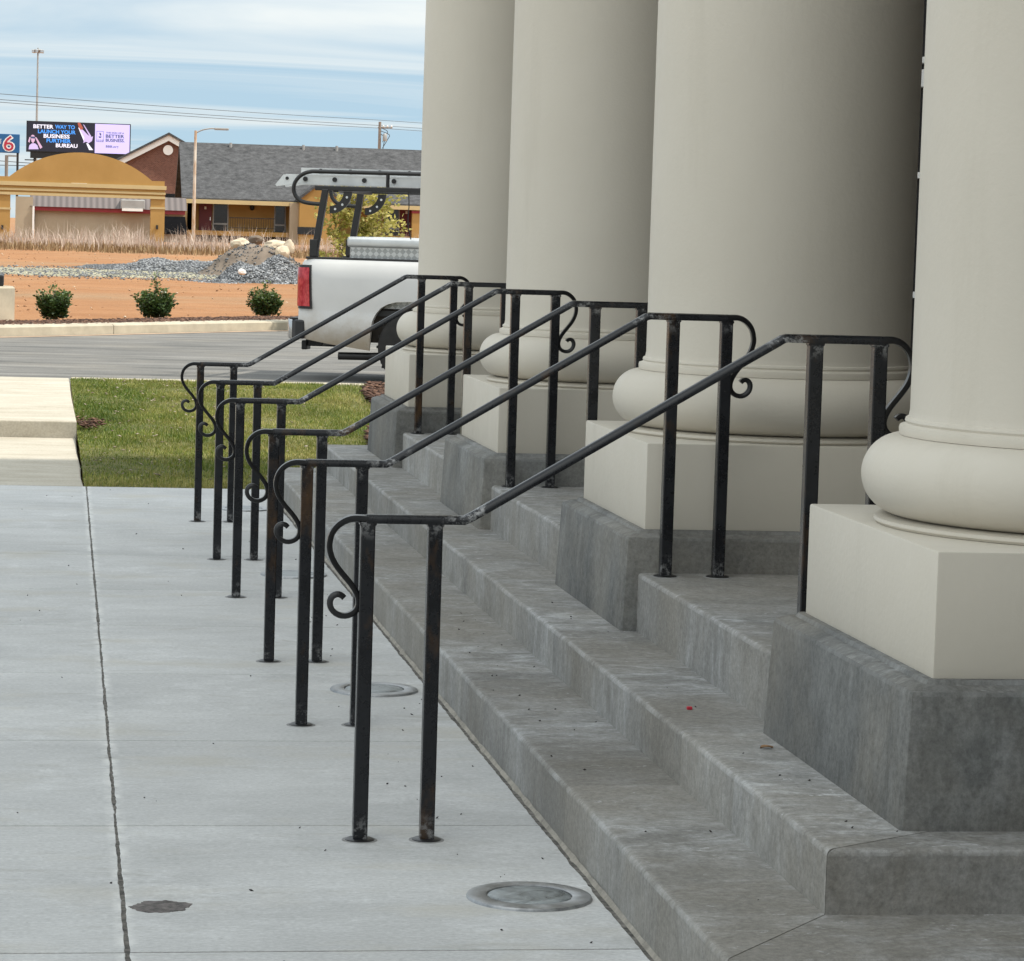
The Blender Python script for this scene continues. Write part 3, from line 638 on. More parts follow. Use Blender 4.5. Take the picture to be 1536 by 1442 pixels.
def make_rail():
    t = thing('handrail', '', 'handrail')
    lo, e, f, hi = (XA-.005, 0, HL-.003), (XE, 0, HL-.003), (XF, 0, HU-.003), (XD+.004, 0, HU-.003)
    path = dense(lo, e, 10)[:-1] + [(XE-.004, 0, HL-.003), (XE+.008, 0, HL+.0025)] + dense(e, f, 36)[1:-1] + [(XF-.006, 0, HU-.006), (XF+.006, 0, HU-.0028)] + dense(f, hi, 10)[1:]
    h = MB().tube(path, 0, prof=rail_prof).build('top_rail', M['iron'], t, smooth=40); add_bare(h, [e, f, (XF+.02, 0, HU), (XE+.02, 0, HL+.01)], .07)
    for x, z0, z1 in ((XA, 0, HL-.012), (XB, 0, HL-.012), (XCp, Z3, HU-.012), (XD, Z3, HU-.012)):
        s = .0195; mb = MB(); zs = [z0, z0+.03, z0+.08, (z0+z1)/2, z1-.12, z1-.05, z1]; vs = []
        for z in zs: vs += [(x-s, -s, z), (x+s, -s, z), (x+s, s, z), (x-s, s, z)]
        fs = [(j*4+i, j*4+(i+1)%4, (j+1)*4+(i+1)%4, (j+1)*4+i) for j in range(len(zs)-1) for i in range(4)] + [(3,2,1,0), tuple(range((len(zs)-1)*4, len(zs)*4))]
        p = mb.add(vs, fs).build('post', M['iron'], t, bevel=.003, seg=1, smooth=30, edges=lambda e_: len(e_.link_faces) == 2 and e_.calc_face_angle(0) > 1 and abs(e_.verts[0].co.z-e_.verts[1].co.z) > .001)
        add_bare(p, [(x, -.02, z0+.01), (x, -.02, z1)], .04)
        MB().lathe([(.040, z0), (.040, z0+.003), (.034, z0+.006)], 28, (x, 0, 0)).build('base_disc', M['scroll'], p, smooth=30)
        MB().lathe([(.050, z0-.01), (.049, z0+.0006), (.043, z0+.0012), (.030, z0+.0014)], 26, (x, 0, 0)).build('grout_shade_ring', M['grout'], p, smooth=30)  # grout, toned dark so it doubles as contact shading round the foot
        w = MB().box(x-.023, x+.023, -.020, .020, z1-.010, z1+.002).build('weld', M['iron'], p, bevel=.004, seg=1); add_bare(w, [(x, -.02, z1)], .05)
    MB().tube([(XA+dx, 0, HL-.003+dz) for dx, dz in SCR], 0, prof=sprof).build('scroll', M['scroll'], t, smooth=50)
    MB().tube([(XD-dx*.92, 0, HU-.003+dz) for dx, dz in SCR], 0, prof=sprof).build('scroll', M['scroll'], t, smooth=50)
    return t
r0 = make_rail()
RL = ['nearest black iron handrail, in front of the other five', 'second black iron handrail from the camera', 'third black iron handrail from the camera', 'fourth black iron handrail from the camera', 'fifth black iron handrail, just in front of the farthest one', 'farthest black iron handrail, against the white truck']
for i, y in enumerate(RAILY):
    c = r0 if i == 0 else copy_tree(r0); c.location = (0, y, 0); tag(c, RL[i], 'handrail', 'iron handrails up the steps')

# ------------------------------------------------------------------ in-ground lights
def make_light():
    t = thing('ground_light', '', 'ground light'); r = .159
    MB().lathe([(.1085, .000), (.1085, .006), (.112, .008), (.150, .008), (.1565, .0065), (.159, .002), (.159, -.01)], 72, cap=False).build('trim_ring', M['alu'], t, smooth=35)
    MB().lathe([(.1045, -.005), (.1045, .0045), (.102, .0062), (.06, .0068), (.001, .007)], 72).build('lens', M['lens'], t, smooth=35)
    return t
l0 = make_light()
for i, (x, y, lb) in enumerate([(1.238, 7.372, 'nearest round metal ground light in the pavement by the lowest step'), (1.213, 10.75, 'second round ground light, behind the nearest handrail posts'), (1.215, 14.32, 'third round ground light, between handrail posts'), (1.195, 17.63, 'farthest round ground light, near the lawn')]):
    c = l0 if i == 0 else copy_tree(l0); c.location = (x, y, .001); c.rotation_euler = (0, 0, i*1.7); tag(c, lb, 'ground light', 'round lights set in the pavement')

# small things lying about
pts = []
for i in range(90):
    a = 2*math.pi*i/90; rx, ry = .070, .060
    q = 1+.16*mn.noise(Vector((math.cos(a)*1.6, math.sin(a)*1.6, 2)))+.14*mn.noise(Vector((math.cos(a)*5, math.sin(a)*5, 4)))+.10*mn.noise(Vector((math.cos(a)*11, math.sin(a)*11, 4))); pts.append((.322+rx*q*math.cos(a)*(1.15 if math.cos(a) < 0 else .9), 7.29+ry*q*math.sin(a)+.12*rx*math.cos(a)))
tag(MB().prism(pts, -.01, .0016).build('tar_spot', M['tar']), 'dark oval tar spot on the pavement beside the joint', 'tar spot')
def leaf(loc, rz, L, w, label, mat, name='dry_leaf'):
    mb = MB(); n = 8; vs = []; 
    for i in range(n+1):
        t = i/n; ww = w*math.sin(math.pi*t)**.7*(1-.3*t); z = .004+.003*math.sin(math.pi*t)-.001*t
        vs += [(L*(t-.5), -ww, z+.002), (L*(t-.5), 0, z-.002), (L*(t-.5), ww, z+.003)]
    mb.add(vs, [(i*3+k, (i+1)*3+k, (i+1)*3+k+1, i*3+k+1) for i in range(n) for k in range(2)])
    o = mb.build(name, mat, smooth=60); o.location = loc; o.rotation_euler = (0, 0, rz); return tag(o, label, 'leaf')
leaf((1.93, 7.75, Z2), .3, .040, .013, 'small brown dry leaf lying on the second step', M['leafdry'])
mb = MB().box(-.008, .008, -.006, .006, 0, .009); o = mb.build('red_scrap', M['red'], bevel=.002); o.location = (1.86, 8.40, Z2); tag(o, 'tiny red scrap lying on the second step', 'scrap')
n = 60; P = np.stack([rng.uniform(-1.3, 1.38, n), rng.uniform(6.3, 18.8, n), np.full(n, .002)], 1)
P2 = np.stack([rng.uniform(1.1, 1.37, 50), rng.uniform(6.3, 16, 50), np.full(50, .002)], 1); P3 = np.stack([rng.uniform(1.47, 1.73, 26), rng.uniform(6.3, 12, 26), np.full(26, Z1+.002)], 1); P4 = np.stack([rng.uniform(1.79, 2.0, 12), rng.uniform(6.6, 12, 12), np.full(12, Z2+.002)], 1)
o = chips('debris', np.concatenate([P, P2, P3, P4]), .0036, M['debris'], .6); tag(o, 'scattered dark specks of debris on pavement and steps', 'debris', kind='stuff')

# ------------------------------------------------------------------ pickup truck
TH = R(18)
TO = at(617, 560, 32.0); TO = Vector((TO.x, 32.0, 0))
tr = thing('pickup_truck', 'white pickup truck with black ladder rack parked behind the columns', 'pickup truck', TO, -TH)
# local frame: x forward (towards the right), y to the far side, z up; near side at y = 0, rear axle at x = 0
TW = 2.0
def arch(cx, r=.47, top=.885, z0=.36, n=14):
    o = []
    for i in range(n+1):
        a = math.pi - math.pi*i/n; c, s_ = math.cos(a), math.sin(a)
        o.append((cx+r*math.copysign(abs(c)**.62, c), z0+(top-z0)*abs(s_)**.62))
    return o
def panel(poly, y0, y1, name, mat, par, sgn, bulge=True):
    mb = MB().prismY(poly, y0, y1); me = bpy.data.meshes.new(name); me.from_pydata(mb.v, [], mb.f); bm = bmesh.new(); bm.from_mesh(me)
    bmesh.ops.recalc_face_normals(bm, faces=bm.faces)
    for z in (.45, .55, .65, .74, .78, .9, 1.0, 1.1, 1.18, 1.25, 1.29, 1.4, 1.6):
        bmesh.ops.bisect_plane(bm, geom=bm.verts[:]+bm.edges[:]+bm.faces[:], plane_co=(0, 0, z), plane_no=(0, 0, 1))
    for x in (-1.2, -1.12, -.95):
        bmesh.ops.bisect_plane(bm, geom=bm.verts[:]+bm.edges[:]+bm.faces[:], plane_co=(x, 0, 0), plane_no=(1, 0, 0))
    for v in bm.verts:
        z = v.co.z
        if bulge and abs(v.co.y-(0 if sgn > 0 else TW)) < .02:
            b = .03*max(0, (.62-z)/.28)**1.6*3 + .055*max(0, (z-1.12)/.2)**2 + .018*max(0, 1-abs(z-.76)/.05) + .12*max(0, (z-1.3)/.5)
            b += .06*max(0, (-1.05-v.co.x)/.2)**2
            v.co.y += sgn*b
    bm.to_mesh(me); bm.free(); me.materials.append(mat); me.shade_smooth(); me.set_sharp_from_angle(angle=R(32))
    o = bpy.data.objects.new(name, me); COL.objects.link(o); o.parent = par; return o
bedp = [(-1.25, .50), (-1.22, .455), (-.9, .40), (-.48, .345)] + arch(0)[1:-1] + [(.48, .40), (1.05, .40), (1.05, 1.31), (-1.18, 1.31), (-1.235, 1.27), (-1.27, .95), (-1.27, .62)]
bedp = [(x, z) for x, z in bedp]
panel(bedp, 0, .10, 'bed_side', M['truck'], tr, 1); panel(bedp, TW-.10, TW, 'bed_side', M['truck'], tr, -1)
MB().box(-1.15, 1.0, .1, TW-.1, .72, .78).build('bed_floor', M['black'], tr)
MB().box(1.0, 1.05, .1, TW-.1, .5, 1.30).build('bed_bulkhead', M['truck'], tr)
tg = MB().box(-1.245, -1.17, .15, TW-.15, .66, 1.30).build('tailgate', M['truck'], tr, bevel=.02)
MB().box(-1.26, -1.246, .85, 1.15, 1.05, 1.15).build('handle', M['black'], tg, bevel=.005)
for y in (.055, TW-.10): MB().box(-1.2, 1.04, y, y+.05, 1.308, 1.335).build('bed_rail_cap', M['black'], tr, bevel=.008)
cabp = [(1.07, .40), (3.10, .40)] + arch(3.6)[0:0] + [(3.12, .36)] + arch(3.6)[1:-1] + [(4.08, .40), (4.5, .45), (4.52, .75), (4.48, 1.12), (3.35, 1.24), (2.75, 1.26), (1.07, 1.31)]
panel(cabp, 0, TW, 'cab_body', M['truck'], tr, 1)
gh = MB(); gv = []
for x0, x1, z, iy in ((1.08, 3.05, 1.28, .06), (1.22, 2.35, 1.88, .24)): gv += [(x0, iy, z), (x1, iy, z), (x1, TW-iy, z), (x0, TW-iy, z)]
gh.add(gv, [(3,2,1,0),(4,5,6,7),(0,1,5,4),(1,2,6,5),(2,3,7,6),(3,0,4,7)]).build('cab_roof', M['truck'], tr, bevel=.05, seg=3, smooth=35)
for a, b, c, d in ((1.28, 1.95, 1.36, 1.95), (2.02, 2.82, 2.02, 2.36)):
    q = lambda z: .06+.18*(z-1.28)/.6-.006
    wv_ = [(a, q(1.34), 1.34), (b, q(1.34), 1.34), (d, q(1.78), 1.78), (c, q(1.78), 1.78)]; wv2 = [(x, y+.03, z) for x, y, z in wv_]
    MB().add(wv_+wv2, [(0,1,2,3),(7,6,5,4),(0,4,5,1),(1,5,6,2),(2,6,7,3),(3,7,4,0)]).build('side_window', M['dark'], tr)
MB().add([(3.0, .2, 1.32), (3.0, TW-.2, 1.32), (2.40, TW-.32, 1.83), (2.40, .32, 1.83), (3.03, .2, 1.33), (3.03, TW-.2, 1.33), (2.43, TW-.32, 1.84), (2.43, .32, 1.84)], [(0,1,2,3),(7,6,5,4),(0,4,5,1),(1,5,6,2),(2,6,7,3),(3,7,4,0)]).build('windscreen', M['dark'], tr)
MB().box(1.035, 1.10, .3, TW-.3, 1.36, 1.76).build('rear_window', M['dark'], tr)
MB().tube([(2.7, -.02, 1.3), (2.72, -.14, 1.33)], .02).box(2.62, 2.74, -.26, -.12, 1.28, 1.46).build('wing_mirror', M['black'], tr, bevel=.015)
for cx in (0, 3.6):
    for y in (.09, TW-.49):
        MB().lathe([(.46, 0), (.46, .40)], 28, (cx, y, .42), 'y').build('wheel_well', M['wheelwell'], tr) if False else None
    MB().box(cx-.46, cx+.46, .12, TW-.12, .44, .80).build('inner_arch', M['wheelwell'], tr)
    for y, s_ in ((.03, 1), (TW-.03, -1)):
        w = MB().lathe([(.22, 0), (.345, .0), (.375, .018), (.39, .05), (.39, .21), (.375, .245), (.345, .262), (.22, .262)], 40, (cx, y if s_ > 0 else y-.262, .39), 'y').build('tyre', M['rubber'], tr, smooth=35)
        MB().lathe([(.06, .02), (.09, .045), (.17, .065), (.2, .03), (.223, .012), (.223, .04)], 32, (cx, y if s_ > 0 else y-.262+.2, .39), 'y').build('rim', M['rim'], w, smooth=35)
        tb = MB()
        for q in range(44):
            a = 2*math.pi*q/44; c_, s2 = math.cos(a), math.sin(a)
            tb.box(cx+.391*c_-.014, cx+.391*c_+.014, (y if s_ > 0 else y-.262)+.05+.07*(q % 2), (y if s_ > 0 else y-.262)+.14+.07*(q % 2), .39+.391*s2-.014, .39+.391*s2+.014)
        tb.build('tread_block', M['rubber'], w)
def tlamp(y, s_):
    # wraps the rear corner: a curved panel
    def ring_(d, inset):
        o = []
        for z in np.linspace(.775+inset, 1.245-inset, 9):
            t = (z-.775)/.47; xf = -1.105-.02*t+ -inset*.9; row = []
            for x, yy in ((xf, .0), (-1.17, .008), (-1.235, .03), (-1.275, .075), (-1.287, .14-inset)):
                bul = .055*max(0, (z-1.12)/.2)**2 + .06*max(0, (-1.05-x)/.2)**2*.4
                row.append((x-(d if x < -1.22 else 0), y+s_*(yy+bul-d), z))
            o.append(row)
        return o
    for nm, d, ins, mt in (('lamp_housing', .006, 0, M['black']), ('lamp_lens', .013, .028, M['lamp'])):
        rws = ring_(d, ins); vs = [p for r_ in rws for p in r_]; n = 5
        fs = [(j*n+i, j*n+i+1, (j+1)*n+i+1, (j+1)*n+i) for j in range(8) for i in range(4)]
        inner = [(x+.05*(x < -1.2), yy+s_*.05, z) for x, yy, z in vs]; N = len(vs)
        rim = [i for i in range(n)] + [j*n+n-1 for j in range(1, 9)] + [8*n+i for i in range(n-2, -1, -1)] + [j*n for j in range(7, 0, -1)]
        fs += [(rim[i], rim[(i+1) % len(rim)], rim[(i+1) % len(rim)]+N, rim[i]+N) for i in range(len(rim))]
        o = MB().add(vs+inner, fs).build(nm, mt, tr if nm == 'lamp_housing' else tl, smooth=40)
        if nm == 'lamp_housing': o.name = 'tail_lamp'; tl = o
tlamp(0, 1); tlamp(TW, -1)
bp = [(-1.28, .16), (-1.40, .20), (-1.45, .36), (-1.47, 1.0), (-1.45, TW-.36), (-1.40, TW-.20), (-1.28, TW-.16), (-1.25, 1.0)]
bm_ = MB().prism([(x, y) for x, y in bp][::-1], .44, .66).build('rear_bumper', M['chrome'], tr, bevel=.02, smooth=35)
MB().prism([(-1.19, .02), (-1.29, .05), (-1.36, .14), (-1.3, .18), (-1.19, .12)][::-1], .45, .655).build('bumper_end', M['black'], bm_, bevel=.02)
MB().box(-1.38, -1.1, .12, TW-.12, .655, .675).build('step_pad', M['black'], bm_, bevel=.006)
h_ = MB().box(-1.38, -1.05, .93, 1.07, .34, .44); h_.box(-1.42, -1.36, .9, 1.1, .30, .40); h_.tube([(-1.1, .4, .40), (-1.1, 1.6, .40)], .04); h_.build('tow_hitch', M['black'], tr, bevel=.008)
MB().tube([(-.84, .18, .275), (-.5, .19, .28), (-.1, .25, .30), (.3, .4, .33)], .042, 14).build('tailpipe', M['black'], tr, smooth=40)
MB().box(-.9, 4.2, .45, .6, .42, .55).box(-.9, 4.2, TW-.6, TW-.45, .42, .55).build('chassis_rail', M['black'], tr)
MB().tube([(0, .25, .39), (0, TW-.25, .39)], .05, 10).lathe([(.05, -.14), (.14, -.05), (.14, .05), (.05, .14)], 16, (0, 1.0, .39), 'y').build('rear_axle', M['black'], tr)
for y in (.2, TW-.34): MB().lathe([(.09, 0), (.09, .04)], 20, (4.5, y+.07, .88), 'x').box(4.46, 4.53, y-.12, y+.26, .78, .98).build('headlamp', M['whitetrim'], tr)
# ladder rack
rack = MB().box(-.93, -.87, .1, TW-.1, 2.03, 2.07).build('ladder_rack', M['black'], tr, bevel=.01)
for y in (.09, TW-.09):
    mb = MB(); s_ = .036
    vs = [(-1.15, y-s_, 1.34), (-1.08, y-s_, 1.34), (-1.08, y+s_, 1.34), (-1.15, y+s_, 1.34), (-1.04, y-s_, 2.06), (-.97, y-s_, 2.06), (-.97, y+s_, 2.06), (-1.04, y+s_, 2.06)]
    mb.add(vs, [(0,3,2,1),(4,5,6,7),(0,1,5,4),(1,2,6,5),(2,3,7,6),(3,0,4,7)]); mb.build('rack_post', M['black'], rack, bevel=.008)
    MB().box(-1.16, -1.07, y-.042, y+.042, 1.335, 1.52).build('post_foot', M['black'], rack, bevel=.008)
    MB().box(-1.12, 4.2, y-.03, y+.03, 2.045, 2.095).build('side_rail', M['black'], rack, bevel=.008)
    lp = smooth_path([(4.2, y, 2.245), (2.0, y, 2.245), (0, y, 2.245), (-1.0, y, 2.245), (-1.18, y, 2.24), (-1.28, y, 2.20), (-1.345, y, 2.12), (-1.355, y, 2.03), (-1.31, y, 1.95), (-1.22, y, 1.91), (-1.03, y, 1.895)], 4)
    MB().tube(lp, .022, 8).build('loop_tube', M['black'], rack, smooth=50)
    for x in (-.33, 1.0, 2.4, 3.8): MB().tube([(x, y, 2.08), (x, y, 2.24)], .02).build('stay', M['black'], rack)
    # perforated quarter brace
    br_ = []; n = 10
    for i in range(n+1): a = -math.pi/2*i/n; br_.append((-.955+.30*math.cos(a)*.8, 2.04+.24*math.sin(a)))
    bi = [(-.955+.24*math.cos(-math.pi/2*i/n)*.62, 2.04+.24*math.sin(-math.pi/2*i/n)*.66) for i in range(n, -1, -1)]
    MB().prismY((br_+bi)[::-1], y-.012, y+.012).build('brace', M['black'], rack)
    for i in (2, 5, 8):
        a = -math.pi/2*i/n; MB().lathe([(.013, -.014), (.013, .014)], 12, (-.955+.195*math.cos(a), 2.04+.2*math.sin(a), 0) if False else (-.955+.195*math.cos(a), y, 2.04+.2*math.sin(a)), 'y').build('brace_hole', M['alurail'], rack)
for x in (1.2, 3.6): MB().box(x-.03, x+.03, .1, TW-.1, 2.03, 2.07).build('crossbar', M['black'], rack)
for x, z in ((-.1, 0), (.62, .0)): MB().tube(smooth_path([(x, .09, 2.04), (x+.01, .08, 1.9), (x, .09, 1.72), (x+.04, .08, 1.55)], 3), .006, 6).build('strap', M['black'], rack)
# toolbox in the bed
Mt = Matrix.Translation(TO) @ Matrix.Rotation(-TH, 4, 'Z')
tb = thing('toolbox', 'silver tread plate toolbox across the truck bed', 'toolbox', TO, -TH)
MB().box(-.74, .98, .16, TW-.16, .79, 1.50).build('body', M['tread'], tb, bevel=.01)
MB().box(-.77, 1.0, .13, TW-.13, 1.45, 1.56).build('lid', M['alurail'], tb, bevel=.03, seg=3, smooth=40)
MB().box(.75, .85, .125, .16, 1.36, 1.44).build('latch', M['black'], tb)
# extension ladder on the rack: lower and upper section
def ladder(label, x0, x1, z0, hh, y0, y1, shoe):
    t = thing('ladder', label, 'ladder', TO, -TH, 'ladders on the truck rack')
    for y in (y0, y1):
        r_ = MB().box(x0, x1, y, y+.03, z0, z0+.012).box(x0, x1, y, y+.03, z0+hh-.012, z0+hh).box(x0, x1, y+.004, y+.012, z0+.012, z0+hh-.012).build('side_rail', M['alurail'], t)
    x = x0+.22; i = 0
    while x < x1:
        MB().tube([(x, y0-.006, z0+hh*.55), (x, y1+.03, z0+hh*.55)], .018, 10).build('rung', M['alurail'], t, smooth=40)
        MB().lathe([(.026, -.012), (.026, .0)], 12, (x, y0-.001, z0+hh*.55), 'y').build('rung_end', M['black'], t)
        x += .325; i += 1
    if shoe:
        for y in (y0, y1):
            MB().prismY([(x0-.02, z0+.10), (x0+.10, z0+.10), (x0+.16, z0+.01), (x0-.10, z0-.03), (x0-.11, z0-.01)], y-.006, y+.036).build('shoe', M['alurail'], t)
            MB().lathe([(.018, -.02), (.018, .0)], 12, (x0+.02, y, z0+.06), 'y').build('shoe_bolt', M['black'], t)
        for x, w, mt in ((.55, .08, M['sticker']), (.70, .10, M['sticker']), (1.18, .10, M['sticker'])): MB().box(x-.35, x-.35+w, y0-.004, y0-.001, z0+.03, z0+hh-.02).build('label_sticker', mt, t)
        MB().box(1.22, 1.30, y0-.008, y0-.001, z0+.02, z0+hh-.01).build('label_sticker', M['yellow'], t)
    return t
ladder('longer silver ladder with a shoe at its end, lower on the rack', -1.50, 3.6, 2.108, .105, .30, .74, True)
ladder('shorter silver ladder lying on top of the longer one', -1.34, 3.5, 2.216, .07, .34, .70, False)

# ------------------------------------------------------------------ planting
def leaves(name, P, size, mat, tone, parent, asp=.5):
    n = len(P); d = rng.normal(size=(n, 3)); d[:, 2] = np.abs(d[:, 2])*.6-.1; d /= np.linalg.norm(d, axis=1)[:, None]
    r_ = rng.normal(size=(n, 3)); s_ = np.cross(d, r_); s_ /= np.linalg.norm(s_, axis=1)[:, None]; nn = np.cross(s_, d)
    L = (size*(.6+.8*rng.random(n)))[:, None]; w = L*asp/2
    V = np.stack([P, P+d*L*.45+s_*w+nn*L*.06, P+d*L, P+d*L*.45-s_*w+nn*L*.06], 1).reshape(-1, 3)
    i = 4*np.arange(n)[:, None]; o = fast(name, V, np.concatenate([i+np.array([[0,1,2]]), i+np.array([[0,2,3]])], 0), mat, parent); attr(o, np.repeat(np.clip(tone, 0, 1), 4)); return o
def shrub(px, py, Y, w, h, label, sq=2.2):
    p = at(px, py, Y); t = thing('shrub', label, 'shrub', (p.x, Y, .13), 0, 'low shrubs along the far kerb')
    P = []; T = []; br_ = MB()
    for c in range(44):
        a = rng.random()*6.283; rr = math.sqrt(rng.random())*w*.46; top = h*(.98-.40*(rr/(w*.5))**3)*(.55+.55*rng.random())*(1+sq*.22*mn.noise(Vector((math.cos(a)*1.5+px, math.sin(a)*1.5, 0))))*(1.28 if rng.random() < .14 else 1); x, y = rr*math.cos(a), rr*math.sin(a)
        br_.tube([(x*.1, y*.1, 0), (x*.6, y*.6, top*.5), (x, y, top*.95)], [.009, .006, .003], 5)
        for k_ in range(int(55+40*rng.random())):
            u = rng.random()**.8; q = Vector((x*(.55+.45*u), y*(.55+.45*u), top*(.08+.92*u))) + Vector(rng.normal(size=3)*.026)
            P.append(q); T.append(.28+.45*u*(q.z/h)+.3*(rng.random()-.5))
    br_.build('stem', M['bark'], t); leaves('foliage', np.array([tuple(q) for q in P]), .055, M['shrubleaf'], np.array(T), t, .6)
    return t
shrub(81, 478, 46.5, .62, .43, 'round green shrub nearest the concrete lamp base')
shrub(234, 474, 48.2, .74, .46, 'middle one of the three low green shrubs by the kerb')
shrub(397, 471, 50.9, .66, .42, 'green shrub closest to the tail of the truck')
# sapling behind the truck
p = at(545, 400, 47.5); sap = thing('sapling', 'slender young tree with yellow green leaves behind the truck', 'tree', (p.x-.05, 47.5, .13))
trunk = MB(); P = []; T = []
def limb(a, b, r0, r1, wob_=.05):
    a, b = Vector(a), Vector(b); pts = [a.lerp(b, i/5)+Vector((mn.noise(Vector((i, a.x*9, b.z)))*wob_, mn.noise(Vector((i, b.x*9, 7)))*wob_, 0))*(0 if i == 0 else 1) for i in range(6)]
    trunk.tube(pts, [r0+(r1-r0)*i/5 for i in range(6)], 7); return pts
main = [limb((.0, 0, 0), (-.10, 0, 2.0), .028, .009), limb((.05, .05, 0), (.30, .1, 1.9), .022, .007), limb((-.05, 0, 0), (-.42, .1, 1.7), .018, .006)]
for mi, mpts in enumerate(main):
    for i in range(26):
        u = .12+.88*rng.random(); q = mpts[min(4, int(u*5))].lerp(mpts[min(5, int(u*5)+1)], (u*5) % 1)
        a = rng.random()*6.283; L = (.62-.30*u)*(.6+.7*rng.random()); e = q+Vector((math.cos(a)*L*1.1, math.sin(a)*L, .18+.3*rng.random()))
        if e.x < -.92: e.x = -.92+.2*rng.random()
        bp_ = limb(q, e, .006, .002, .02)
        for k_ in range(58):
            s_ = rng.random()**.7; z = bp_[min(4, int(s_*5))].lerp(bp_[min(5, int(s_*5)+1)], (s_*5) % 1)+Vector(rng.normal(size=3)*.05)
            P.append(tuple(z)); T.append(.2+.35*s_+.5*(rng.random()-.4)+.2*z.z/2)
trunk.build('trunk', M['bark'], sap, smooth=60); leaves('crown', np.array(P), .075, M['treeleaf'], np.array(T), sap, .6)
# lamp base at the left edge
Yl = 46.3; x0, x1, z0, z1 = rc(-70, 428, 22, 481, Yl)
lb_ = thing('lamp_base', 'pale concrete lamp base with black pole at the left edge', 'lamp base', ((x0+x1)/2, Yl, z0))
rr = (x1-x0)/2
MB().lathe([(rr, -.3), (rr, z1-z0-.03), (rr-.03, z1-z0)], 40).build('concrete_base', M['curb'], lb_, smooth=40)
MB().box(-.29, .29, -.29, .29, z1-z0, z1-z0+.17).build('base_cover', M['black'], lb_, bevel=.02); MB().tube([(0, 0, .5), (0, 0, 5.5)], .06, 10).build('pole', M['black'], lb_)

# ------------------------------------------------------------------ gravel, boulders, weeds on the lot
def heap(name, label, px, py, Y, w, d, h, mat, stones, ssize, kind='stuff', skew=0, hi=1.0):
    c = at(px, py, Y); zg = zfar(Y)-.05; n = 26; V = []; F = []
    def H(u, v):
        r_ = math.hypot(u, v); b = max(0, 1-r_**1.35)
        return h*b*(.8+.5*mn.noise(Vector((c.x+u*2, v*2, h*5)))) + .05*h*mn.noise(Vector((u*9, v*9, 2)))*(b > 0)
    for j in range(n+1):
        for i in range(n+1): u, v = 2*i/n-1, 2*j/n-1; V.append((c.x+u*w/2+skew*H(u, v), Y+v*d/2, zg+H(u, v)-(.04 if math.hypot(u, v) >= 1 else 0)))
    for j in range(n):
        for i in range(n): a = j*(n+1)+i; F.append((a, a+1, a+n+2, a+n+1))
    o = MB().add(V, F).build(name, mat, smooth=70); tag(o, label, 'gravel heap', kind=kind)
    if stones:
        P = []
        while len(P) < stones:
            u, v = rng.uniform(-1, 1), rng.uniform(-1, 1)
            if math.hypot(u, v) < 1.02: P.append((c.x+u*w/2+skew*H(u, v), Y+v*d/2, zg+H(u, v)+.01))
        q = chips('loose_gravel', np.array(P), ssize, M['gravel'], .8, hi); tag(q, 'loose stones covering the '+label.split(' ', 1)[1], 'gravel', kind='stuff')
heap('gravel_heap', 'blue grey gravel heap beside the truck tail', 398, 412, 80, 2.8, 3.2, .85, M['gravelbed'], 6000, .035)
heap('soil_heap', 'brown soil heap rising behind the gravel by the boulders', 383, 396, 86, 3.6, 3.6, 1.5, M['pilesoil'], 900, .03, hi=.5)
heap('gravel_ridge', 'long low ridge of grey gravel on the clay lot', 268, 405, 90, 4.6, 4, .50, M['gravelbed'], 5200, .038)
heap('gravel_bank', 'low dark bank of gravel at the left end of the ridge', 178, 402, 92, 3.0, 3, .24, M['gravelbed'], 2600, .032, hi=.7)
heap('gravel_spread', 'thin spread of gravel joining the heaps', 338, 416, 79.5, 3.0, 3.5, .10, M['gravelbed'], 1500, .033)
vs = []; fs = []
for j, rr_ in enumerate((0, .5, .8, .95, 1.06)):
    for i in range(60):
        a = 2*math.pi*i/60; q = rr_*(1+.3*mn.noise(Vector((math.cos(a)*2, math.sin(a)*2, 9)))); X_, Y_ = 1.0+5.2*q*math.cos(a), 85+4.5*q*math.sin(a); vs.append((X_, Y_, zfar(Y_)+(.035, .035, .035, .02, -.06)[j]))
for j in range(4):
    for i in range(60): fs.append((j*60+i, j*60+(i+1) % 60, (j+1)*60+(i+1) % 60, (j+1)*60+i))
tag(MB().add(vs, fs).build('seeded_patch', M['seed'], smooth=60), 'grey green seeded gravel patch on the clay lot', 'gravel patch', kind='stuff')
n = 2600; a = rng.random(n)*6.283; r_ = rng.random(n)**.7; P = np.stack([2.0+6.8*r_*np.cos(a), 84+7*r_*np.sin(a), np.array([zfar(84+7*q*math.sin(b)) for q, b in zip(r_, a)])+.04], 1)
tag(chips('strewn_gravel', P, .03, M['gravel'], .5), 'small stones strewn over the seeded patch', 'gravel', kind='stuff')
n = 600; P = np.stack([rng.uniform(-5, 9, n), rng.uniform(47, 118, n), np.zeros(n)], 1); P[:, 2] = [zfar(y)+.01 for y in P[:, 1]]
P = P[np.array([y > curbY(x)+2.6 for x, y in P[:, :2]])]
tag(chips('clay_clods', P, .028, leafmat('clay_clod', (.20, .10, .05), (.33, .18, .09), (.55, .45, .34), 2, 0, .95), .6), 'small clods and stones scattered on the clay lot', 'clods', kind='stuff')
